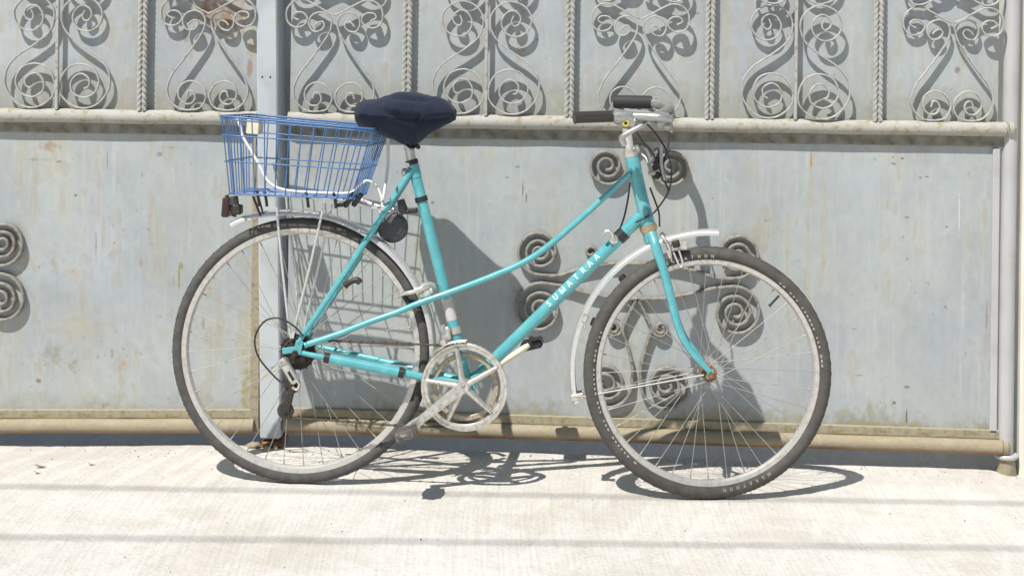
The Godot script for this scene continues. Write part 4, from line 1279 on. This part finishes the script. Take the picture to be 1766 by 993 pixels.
	pw.tube(curve([V3(-0.008, 0.288, 0.088), V3(0.004, 0.272, 0.088), V3(-0.002, 0.258, 0.088), V3(-0.014, 0.264, 0.088)], 5), 0.0036, 8)
	obj("derailleur_pivot", pv, mats.alloy, der)
	obj("cage_spring", pw, mats.alloy, der)
	for z in [0.062, 0.076]:
		var cg := MB.new()
		cg.box(V3(-0.024, 0.234, z), Vector3(0.015, 0.075, 0.002), Basis(zax, -0.20), 0.0008)
		obj("derailleur_cage", cg, mats.dark_metal, der)
	for p in [V3(-0.018, 0.266, 0.069), V3(-0.034, 0.200, 0.069)]:
		var pu := MB.new()
		pu.lathe(p, zax, [Vector2(0.0, -0.004), Vector2(0.020, -0.004), Vector2(0.022, -0.001), Vector2(0.022, 0.001), Vector2(0.020, 0.004), Vector2(0.0, 0.004)], 24)
		pu.lathe(p + V3(0, 0, 0.007), zax, [Vector2(0.0, 0.0), Vector2(0.006, 0.0), Vector2(0.005, 0.003), Vector2(0.0, 0.003)], 12)
		obj("jockey_wheel", pu, mats.dark_metal, der)
	# chain: over the sprocket, along to the ring, round it and back through the cage
	var path: Array = []
	for i in 9:
		var a := deg_to_rad(205.0 - i * 14.0)
		path.append(rc + Vector3(cos(a), sin(a), 0) * 0.036 + Vector3(0, 0, 0.050))
	path.append_array([V3(0.10, 0.378, 0.049), V3(0.25, 0.377, 0.048)])
	for i in 15:
		var a := deg_to_rad(100.0 - i * 14.0)
		path.append(V3(0.4275, 0.2715, 0.047) + Vector3(cos(a), sin(a), 0) * 0.104)
	path.append_array([V3(0.25, 0.168, 0.05), V3(0.10, 0.176, 0.058), V3(-0.03, 0.183, 0.068), V3(-0.049, 0.193, 0.069), V3(-0.046, 0.212, 0.069), V3(-0.012, 0.250, 0.069), V3(-0.003, 0.266, 0.066), V3(-0.010, 0.282, 0.060), V3(-0.036, 0.305, 0.052)])
	var links := curve(path, 5, true)
	var cm := MB.new()
	cm.tube(links, 0.0036, 8, true, true, 0.75)
	var run := 0.0; var total := 0.0
	for i in links.size():
		total += (links[i] as Vector3).distance_to(links[(i + 1) % links.size()])
		if total - run > 0.0127:
			run = total
			cm.tube([links[i] - V3(0, 0, 0.0042), links[i] + V3(0, 0, 0.0042)], 0.0042, 8)
	obj("chain", cm, mottled([[0.0, lin(0.035, 0.03, 0.025)], [0.5, lin(0.075, 0.058, 0.04)], [1.0, lin(0.16, 0.12, 0.07)]], 27, 0.08, 0.6, 0.3, 14.0), bike)
	# front derailleur
	var fd := MB.new()
	fd.tube([V3(0.392, 0.415), V3(0.3965, 0.399)], 0.0172, 18)
	fd.box(V3(0.376, 0.402, 0.022), Vector3(0.020, 0.034, 0.018), Basis(zax, 0.2), 0.003)
	fd.tube([V3(0.366, 0.424, 0.026), V3(0.370, 0.404, 0.030)], 0.006, 10)
	for z in [0.040, 0.062]:
		var pts2: Array = []
		for i in 9:
			var a := deg_to_rad(88.0 + i * 6.0)
			pts2.append(V3(0.4275, 0.2715, z) + Vector3(cos(a), sin(a), 0) * 0.118)
		fd.tube(pts2, 0.0085, 8, false, true, 0.2)
	fd.box(V3(0.372, 0.384, 0.051), Vector3(0.016, 0.012, 0.024), Basis(zax, 0.5), 0.002)
	obj("front_derailleur", fd, mats.alloy, bike)
	# gear cable loop behind the dropout
	var gc := MB.new()
	gc.tube(curve([V3(0.010, 0.392, 0.078), V3(-0.014, 0.417, 0.080), V3(-0.053, 0.437, 0.082), V3(-0.088, 0.431, 0.082), V3(-0.110, 0.405, 0.082), V3(-0.117, 0.374, 0.082), V3(-0.106, 0.337, 0.082), V3(-0.075, 0.301, 0.084), V3(-0.044, 0.275, 0.086), V3(-0.036, 0.284, 0.088)], 6), 0.0024, 8)
	obj("gear_cable", gc, mats.black, bike)

func build_bars(bike: Node3D) -> void:
	var zax := Vector3(0, 0, 1)
	var st := MB.new()
	st.tube(curve([V3(0.8465, 0.880), V3(0.842, 0.905), V3(0.838, 0.928), V3(0.842, 0.946), V3(0.858, 0.953)], 4), [0.0110, 0.0110, 0.0110, 0.0110, 0.0112, 0.0114, 0.0118, 0.0124, 0.013, 0.0135, 0.0138, 0.0140, 0.0142, 0.0144, 0.0146, 0.0146, 0.0146], 16)
	st.tube([V3(0.858, 0.953, -0.022), V3(0.858, 0.953, 0.022)], 0.0175, 18)
	var stem := obj("stem", st, mats.chrome, bike)
	var bolt := MB.new(); bolt.tube([V3(0.838, 0.955, 0), V3(0.836, 0.966, 0)], 0.006, 8)
	obj("stem_bolt", bolt, mats.dark_metal, stem)
	var br := MB.new()
	br.tube(curve([V3(0.806, 0.9740, 0.118), V3(0.860, 0.975, 0.128), V3(0.915, 0.974, 0.145), V3(0.945, 0.969, 0.125), V3(0.912, 0.960, 0.060), V3(0.858, 0.953, 0.010), V3(0.858, 0.954, -0.010), V3(0.905, 0.972, -0.070), V3(0.945, 0.992, -0.140), V3(0.942, 1.002, -0.205), V3(0.905, 1.0075, -0.242), V3(0.890, 1.0080, -0.246)], 6), 0.0111, 14)
	var bar := obj("handlebar", br, mats.dull, bike)
	var g1 := MB.new()
	var pts: Array = []; var rad: Array = []
	for i in 41:
		var t := i / 40.0
		pts.append(V3(lerpf(0.704, 0.805, t), lerpf(0.9695, 0.9745, t), lerpf(0.150, 0.118, t)))
		rad.append((0.0158 if i > 1 and i < 39 else 0.0172) - (0.0016 if i % 2 == 0 else 0.0))
	g1.tube(pts, rad, 18)
	obj("grip", g1, mats.grip_shiny, bar)
	var g2 := MB.new()
	pts = []; rad = []
	for i in 21:
		var t := i / 20.0
		pts.append(V3(lerpf(0.797, 0.903, t), lerpf(1.0085, 1.0090, t), lerpf(-0.258, -0.246, t)))
		rad.append(0.0185 if i > 0 and i < 20 else 0.0160)
	g2.tube(pts, rad, 18)
	obj("grip", g2, mats.grip, bar)
	# brake levers
	var l1 := MB.new()
	l1.tube(curve([V3(0.803, 0.9720, 0.1340), V3(0.822, 0.9730, 0.1300), V3(0.850, 0.9720, 0.1220), V3(0.880, 0.9740, 0.1040), V3(0.910, 0.9700, 0.0770)], 4), [0.0150, 0.0170, 0.0180, 0.0180, 0.0178, 0.0174, 0.0170, 0.0168, 0.0168, 0.0166, 0.0164, 0.0160, 0.0158, 0.0150, 0.0146, 0.0140, 0.0125], 16)
	l1.box(V3(0.862, 0.9770, 0.1170), Vector3(0.082, 0.030, 0.026), Basis(zax, -0.10), 0.009)
	l1.box(V3(0.838, 0.9600, 0.1270), Vector3(0.052, 0.034, 0.024), Basis(zax, -0.12), 0.008)
	l1.tube(curve([V3(0.885, 0.9590, 0.1240), V3(0.868, 0.9480, 0.1340), V3(0.842, 0.9340, 0.1380), V3(0.826, 0.9220, 0.1380), V3(0.828, 0.9090, 0.1380), V3(0.832, 0.9020, 0.1360)], 4), [0.0050, 0.0054, 0.0058, 0.0060, 0.0062, 0.0064, 0.0066, 0.0068, 0.0070, 0.0072, 0.0074, 0.0078, 0.0082, 0.0085, 0.0085, 0.0085, 0.0084, 0.0082, 0.0080, 0.0076, 0.0070], 14)
	var lever := obj("brake_lever", l1, mats.dull, bar)
	var yr := MB.new()
	yr.lathe(V3(0.8345, 0.9575, 0.1385), zax, [Vector2(0.0045, 0.0), Vector2(0.0092, 0.0), Vector2(0.0092, 0.0022), Vector2(0.0075, 0.0034), Vector2(0.0045, 0.0028), Vector2(0.0045, 0.0)], 24)
	obj("pivot_ring", yr, mats.yellow, lever)
	var yb := MB.new()
	yb.lathe(V3(0.8345, 0.9575, 0.1385), zax, [Vector2(0.0, 0.0012), Vector2(0.0046, 0.0012), Vector2(0.0046, 0.0004)], 16)
	obj("pivot_bolt", yb, mats.black, lever)
	var lb := MB.new()
	lb.ball(V3(0.857, 0.9650, 0.1400), Vector3(0.003, 0.003, 0.002), 8)
	obj("lever_screw", lb, mats.chrome, lever)
	var l2 := MB.new()
	l2.tube(curve([V3(0.905, 1.0075, -0.242), V3(0.930, 1.003, -0.220), V3(0.950, 0.995, -0.185), V3(0.952, 0.980, -0.165), V3(0.940, 0.962, -0.150), V3(0.925, 0.950, -0.14)], 4), [0.0125, 0.013, 0.0135, 0.014, 0.0145, 0.0145, 0.014, 0.0135, 0.013, 0.0125, 0.012, 0.0115, 0.011, 0.0105, 0.010, 0.0095, 0.009, 0.0085, 0.008, 0.0075, 0.007], 14)
	l2.box(V3(0.918, 0.966, -0.10), Vector3(0.014, 0.050, 0.02), Basis(zax, 0.1), 0.004)
	obj("brake_lever", l2, mats.dull, bar)
	var pod := MB.new()
	pod.box(V3(0.926, 0.967, 0.105), Vector3(0.040, 0.038, 0.058), Basis(zax, -0.2), 0.010)
	pod.box(V3(0.944, 0.960, 0.112), Vector3(0.016, 0.050, 0.022), Basis(zax, 0.25), 0.005)
	pod.ball(V3(0.938, 0.952, 0.128), Vector3(0.010, 0.010, 0.008), 10)
	obj("shifter_pod", pod, mats.dull, bar)
	for w in [0.150]:
		var ring := MB.new()
		ring.tube([V3(0.812, 0.9745, w - 0.030), V3(0.818, 0.9748, w - 0.029)], 0.0175, 14)
		obj("grip_collar", ring, mats.chrome, bar)
	# lamp bracket and cable ends in front of the head tube
	var bk := MB.new()
	bk.tube([V3(0.925, 0.903, 0.02), V3(0.9255, 0.860, 0.02), V3(0.928, 0.838, 0.02), V3(0.938, 0.810, 0.02)], 0.0050, 10)
	bk.tube(curve([V3(0.868, 0.878, 0.0), V3(0.885, 0.868, 0.012), V3(0.894, 0.848, 0.02), V3(0.899, 0.830, 0.022)], 4), 0.0040, 8)
	bk.box(V3(0.903, 0.828, 0.022), Vector3(0.020, 0.012, 0.016), Basis(zax, 0.1), 0.003)
	bk.tube([V3(0.902, 0.858, 0.02), V3(0.916, 0.886, 0.02)], [0.006, 0.004], 10)
	bk.ball(V3(0.907, 0.876, 0.026), Vector3(0.005, 0.005, 0.005), 8)
	bk.ball(V3(0.902, 0.852, 0.026), Vector3(0.006, 0.006, 0.006), 8)
	bk.box(V3(0.866, 0.888, 0.018), Vector3(0.010, 0.012, 0.010), Basis(zax, 0.3), 0.002)
	obj("lamp_bracket", bk, mats.dull, stem)
	var bd := MB.new()
	bd.box(V3(0.914, 0.864, 0.016), Vector3(0.016, 0.060, 0.012), Basis(zax, -0.1), 0.003)
	bd.box(V3(0.914, 0.822, 0.014), Vector3(0.020, 0.020, 0.012), Basis(zax, 0.0), 0.003)
	obj("bracket_plate", bd, mats.dark_metal, stem)
	for q in [[V3(0.888, 0.956, 0.12), V3(0.912, 0.930, 0.10), V3(0.940, 0.885, 0.10), V3(0.952, 0.840, 0.06), V3(0.947, 0.785, 0.03), V3(0.915, 0.733, 0.022), V3(0.893, 0.716, 0.024), V3(0.862, 0.700, 0.022)], [V3(0.858, 0.940, 0.12), V3(0.880, 0.908, 0.07), V3(0.900, 0.885, 0.04), V3(0.918, 0.850, 0.025), V3(0.932, 0.815, 0.02), V3(0.944, 0.790, 0.015), V3(0.946, 0.775, 0.0)], [V3(0.940, 0.975, -0.14), V3(0.948, 0.945, -0.09), V3(0.946, 0.905, -0.02), V3(0.934, 0.86, 0.01), V3(0.925, 0.82, 0.016)], [V3(0.898, 0.790, 0.012), V3(0.912, 0.755, 0.014), V3(0.922, 0.725, 0.016), V3(0.924, 0.690, 0.018)], [V3(0.846, 0.80, -0.020), V3(0.842, 0.76, -0.022), V3(0.832, 0.71, -0.020), V3(0.818, 0.67, -0.018)]]:
		var c := MB.new()
		c.tube(curve(q, 6), 0.0024, 8)
		obj("cable", c, mats.black, stem)
	# gear shifter on the down tube
	var sh := MB.new()
	sh.lathe(V3(0.806, 0.655, 0.014), zax, [Vector2(0.0, 0.0), Vector2(0.012, 0.0), Vector2(0.012, 0.012), Vector2(0.009, 0.015), Vector2(0.0, 0.016)], 18)
	sh.tube(curve([V3(0.806, 0.655, 0.028), V3(0.800, 0.674, 0.030), V3(0.787, 0.676, 0.030), V3(0.778, 0.668, 0.030)], 4), [0.004, 0.0042, 0.0044, 0.0045, 0.0046, 0.0048, 0.005, 0.0052, 0.0054, 0.0056, 0.0058, 0.006, 0.005], 10)
	obj("shift_lever", sh, mats.alloy, bike)

func build_brakes(bike: Node3D) -> void:
	var zax := Vector3(0, 0, 1)
	# front calliper
	var fb := MB.new()
	fb.tube(curve([V3(0.930, 0.668, 0.030), V3(0.945, 0.650, 0.038), V3(0.952, 0.625, 0.034), V3(0.955, 0.604, 0.024)], 4), [0.006, 0.0062, 0.0066, 0.007, 0.0072, 0.0072, 0.007, 0.0068, 0.0066, 0.0062, 0.006, 0.006, 0.0055], 12, false, true, 0.7)
	fb.tube(curve([V3(0.930, 0.668, -0.030), V3(0.945, 0.650, -0.038), V3(0.952, 0.625, -0.034), V3(0.955, 0.604, -0.024)], 4), 0.0066, 12)
	fb.box(V3(0.948, 0.648, 0.0), Vector3(0.018, 0.016, 0.076), Basis(zax, -0.3), 0.003)
	fb.box(V3(0.984, 0.644, 0.034), Vector3(0.026, 0.020, 0.010), Basis(zax, 0.05), 0.003)
	var cal := obj("front_brake", fb, mats.alloy, bike)
	var lp := MB.new()
	lp.tube(curve([V3(0.960, 0.628, 0.040), V3(0.968, 0.610, 0.040), V3(0.975, 0.594, 0.040), V3(0.981, 0.592, 0.040), V3(0.984, 0.600, 0.040), V3(0.979, 0.618, 0.040), V3(0.973, 0.634, 0.040)], 4), 0.0026, 8)
	lp.tube([V3(0.944, 0.632, 0.040), V3(0.952, 0.612, 0.040)], 0.003, 8)
	obj("quick_release", lp, mats.chrome, cal)
	for s in [1.0, -1.0]:
		var pd := MB.new()
		pd.box(V3(0.968, 0.617, 0.019 * s), Vector3(0.042, 0.014, 0.010), Basis(zax, 0.33), 0.002)
		obj("brake_pad", pd, mats.black, cal)
	var sc := MB.new()
	sc.box(V3(0.966, 0.650, 0.040), Vector3(0.020, 0.020, 0.012), Basis(zax, 0.3), 0.003)
	sc.lathe(V3(0.966, 0.650, 0.046), zax, [Vector2(0.0075, 0.0), Vector2(0.0075, 0.004), Vector2(0.005, 0.005), Vector2(0.0, 0.0045)], 12)
	obj("calliper_bolt", sc, mats.dark_metal, cal)
	# rear calliper behind the seat tube
	var rb := MB.new()
	for s in [1.0, -1.0]:
		rb.tube(curve([V3(0.340, 0.518, 0.010 * s), V3(0.315, 0.520, 0.034 * s), V3(0.288, 0.508, 0.036 * s), V3(0.265, 0.503, 0.032 * s), V3(0.243, 0.493, 0.024 * s)], 4), [0.0075, 0.0075, 0.0072, 0.007, 0.007, 0.0068, 0.0066, 0.0064, 0.0062, 0.006, 0.0058, 0.0056, 0.0054, 0.0052, 0.005, 0.0048, 0.0044], 12)
	rb.box(V3(0.318, 0.503, 0.030), Vector3(0.034, 0.012, 0.012), Basis(zax, 0.35), 0.003)
	rb.tube([V3(0.332, 0.526, 0.026), V3(0.308, 0.528, 0.030)], 0.0045, 10)
	rb.ball(V3(0.334, 0.512, 0.034), Vector3(0.007, 0.007, 0.006), 10)
	var rcal := obj("rear_brake", rb, mats.alloy, bike)
	for s in [1.0, -1.0]:
		var pd := MB.new()
		pd.box(V3(0.266, 0.488, 0.019 * s), Vector3(0.038, 0.012, 0.010), Basis(zax, -0.9), 0.002)
		obj("brake_pad", pd, mats.black, rcal)
	# frame lock on the seat stays and the lamp clamped to the seat tube
	var lk := MB.new()
	lk.lathe(V3(0.222, 0.668, -0.02), zax, [Vector2(0.0, -0.014), Vector2(0.034, -0.014), Vector2(0.040, -0.008), Vector2(0.040, 0.008), Vector2(0.034, 0.014), Vector2(0.028, 0.0155), Vector2(0.0, 0.0155)], 36, true)
	obj("ring_lock", lk, flat_mat(lin(0.075, 0.080, 0.085), 0.6), bike)
	var lm := MB.new()
	lm.tube([V3(0.247, 0.745, 0.024), V3(0.255, 0.718, 0.024), V3(0.260, 0.708, 0.024)], [0.010, 0.013, 0.009], 14)
	obj("lamp_body", lm, mats.black, bike)
	var lc := MB.new()
	lc.box(V3(0.272, 0.716, 0.020), Vector3(0.042, 0.014, 0.016), Basis(zax, 0.12), 0.003)
	lc.ball(V3(0.268, 0.714, 0.030), Vector3(0.005, 0.005, 0.004), 8)
	obj("lamp_clamp", lc, mats.dark_metal, bike)
	# cable stop on the seat stay
	var cs := MB.new()
	cs.tube(curve([V3(0.108, 0.520, 0.046), V3(0.122, 0.530, 0.046), V3(0.140, 0.536, 0.046), V3(0.150, 0.528, 0.046)], 4), [0.009, 0.009, 0.0085, 0.008, 0.0075, 0.007, 0.0075, 0.008, 0.0085, 0.009, 0.009, 0.0085, 0.007], 12)
	obj("dynamo_bracket", cs, mats.dark_metal, bike)

func on_bike(p: Vector3) -> Vector3:
	return (get_node("bicycle") as Node3D).transform * p

func build_litter() -> void:
	# white flexible cable looped through the basket
	var wc := MB.new()
	var pts: Array = []
	for p in curve([V3(-0.196, 0.950, 0.02), V3(-0.186, 0.925, 0.02), V3(-0.179, 0.901, 0.02), V3(-0.152, 0.858, 0.02), V3(-0.132, 0.826, 0.02), V3(-0.114, 0.792, 0.02), V3(-0.087, 0.770, 0.02), V3(-0.040, 0.760, 0.02), V3(0.045, 0.757, 0.02), V3(0.105, 0.758, 0.02), V3(0.128, 0.768, 0.02), V3(0.150, 0.790, 0.0), V3(0.175, 0.778, -0.01), V3(0.192, 0.745, -0.01), V3(0.193, 0.715, 0.0)], 6): pts.append(on_bike(p))
	wc.tube(pts, 0.0038, 10)
	tag(obj("cable", wc, mats.white), "white plastic-coated cable lying through the blue wire basket", "cable")
	var w2 := MB.new()
	pts = []
	for p in curve([V3(0.203, 0.935, -0.03), V3(0.202, 0.885, -0.03), V3(0.203, 0.830, -0.03), V3(0.199, 0.777, -0.02), V3(0.194, 0.735, -0.01), V3(0.190, 0.708, 0.0)], 6): pts.append(on_bike(p))
	w2.tube(pts, 0.0040, 8)
	tag(obj("cable", w2, mats.white), "thin pale cable hanging straight down between basket and saddle", "cable")
	var carton := Node3D.new()
	carton.name = "carton"; add_child(carton)
	carton.transform = Transform3D((get_node("bicycle") as Node3D).transform.basis * Basis(Vector3.BACK, -0.06), on_bike(V3(-0.166, 0.906, -0.05)))
	tag(carton, "small cream carton wedged in the back top corner of the basket", "carton")
	var cb := MB.new(); cb.box(V3(0, 0.018, 0), Vector3(0.034, 0.036, 0.05), Basis.IDENTITY, 0.002)
	obj("box_body", cb, mats.cream, carton)
	var cl := MB.new(); cl.box(V3(0, 0.038, 0), Vector3(0.035, 0.003, 0.051), Basis(Vector3.BACK, 0.04), 0.001)
	obj("lid_flap", cl, mats.white, carton)
	# litter on the pavement
	var twig := MB.new()
	twig.tube(curve([Vector3(-0.742, 0.006, 0.055), Vector3(-0.715, 0.008, 0.060), Vector3(-0.680, 0.009, 0.056)], 3), [0.003, 0.003, 0.0034, 0.0036, 0.003, 0.0028, 0.0024], 7)
	tag(obj("stick", twig, flat_mat(lin(0.55, 0.52, 0.45), 0.9)), "short bleached stick lying at the foot of the gate post", "stick")
	var st := [[-0.835, 0.030, 0.020, 0.010, 0.3, "flat brown stone against the left side of the post foot"], [-0.795, 0.056, 0.012, 0.008, 1.2, "small dark stone in front of the post foot"], [-0.770, 0.045, 0.009, 0.007, 2.2, "smallest pebble just right of the post foot"]]
	for q in st:
		var s := MB.new(); var nz := noise(int(q[4] * 100), 60.0, 2)
		s.ball(Vector3.ZERO, Vector3(q[2], q[3], q[2] * 0.7), 10)
		for i in s.v.size(): s.v[i] *= 1.0 + 0.35 * nz.get_noise_3d(s.v[i].x, s.v[i].y, s.v[i].z)
		var o := obj("stone", s, mats.trim)
		o.position = Vector3(q[0], q[3] * 0.6, q[1]); o.rotation.y = q[4]
		tag(o, q[5], "stone", "stones at the post foot")
	# crumbs of grit and dead leaf scattered over the concrete
	var gr := MB.new()
	var r2 := RandomNumberGenerator.new(); r2.seed = 5
	for i in 230:
		var x := r2.randf_range(-1.7, 1.4); var z := r2.randf_range(0.02, 1.1)
		if i < 110:
			x = r2.randf_range(-1.6, 1.3); z = absf(r2.randfn(0.0, 0.05)) + 0.01
		elif i < 160:
			x = r2.randfn(-0.72, 0.08); z = absf(r2.randfn(0.05, 0.05))
		var s := r2.randf_range(0.0009, 0.0022)
		gr.box(Vector3(x, ground_y(x, z) + s * 0.35, z), Vector3(s * r2.randf_range(1.0, 2.6), s, s * 1.3), Basis.from_euler(Vector3(r2.randf(), r2.randf() * 6.0, r2.randf())), s * 0.25)
	tag(obj("grit", gr, mottled([[0.0, lin(0.10, 0.085, 0.06)], [0.5, lin(0.24, 0.20, 0.15)], [1.0, lin(0.42, 0.38, 0.32)]], 81, 0.2, 0.95, 0.0, 30.0)), "grit and crumbs scattered on the pavement", "grit", "", "stuff")
	var lf := [[-1.37, 0.245, 0.02, "curled dead leaf on the pavement left of the rear wheel"], [-1.24, 0.215, 0.012, "small brown leaf scrap nearest the rear wheel on the left"], [-1.36, 0.30, 0.012, "leaf scrap just in front of the curled dead leaf"]]
	for q in lf:
		var l := MB.new()
		l.grid(8, 4, func(i: int, j: int):
			var t := i / 8.0; var w: float = (j - 2) / 2.0 * sin(PI * t) * q[2] * 0.35
			return Vector3((t - 0.5) * q[2] * 1.8, 0.004 + 0.004 * cos(t * 5.0) + w * w * 30.0, w), func(i: int, j: int): return Vector2(i / 8.0, j / 4.0), true)
		var o := obj("leaf", l, flat_mat(lin(0.20, 0.15, 0.08), 0.9))
		o.position = Vector3(q[0], ground_y(q[0], q[1]), q[1]); o.rotation.y = 0.3
		tag(o, q[3], "leaf", "dead leaves on the pavement")
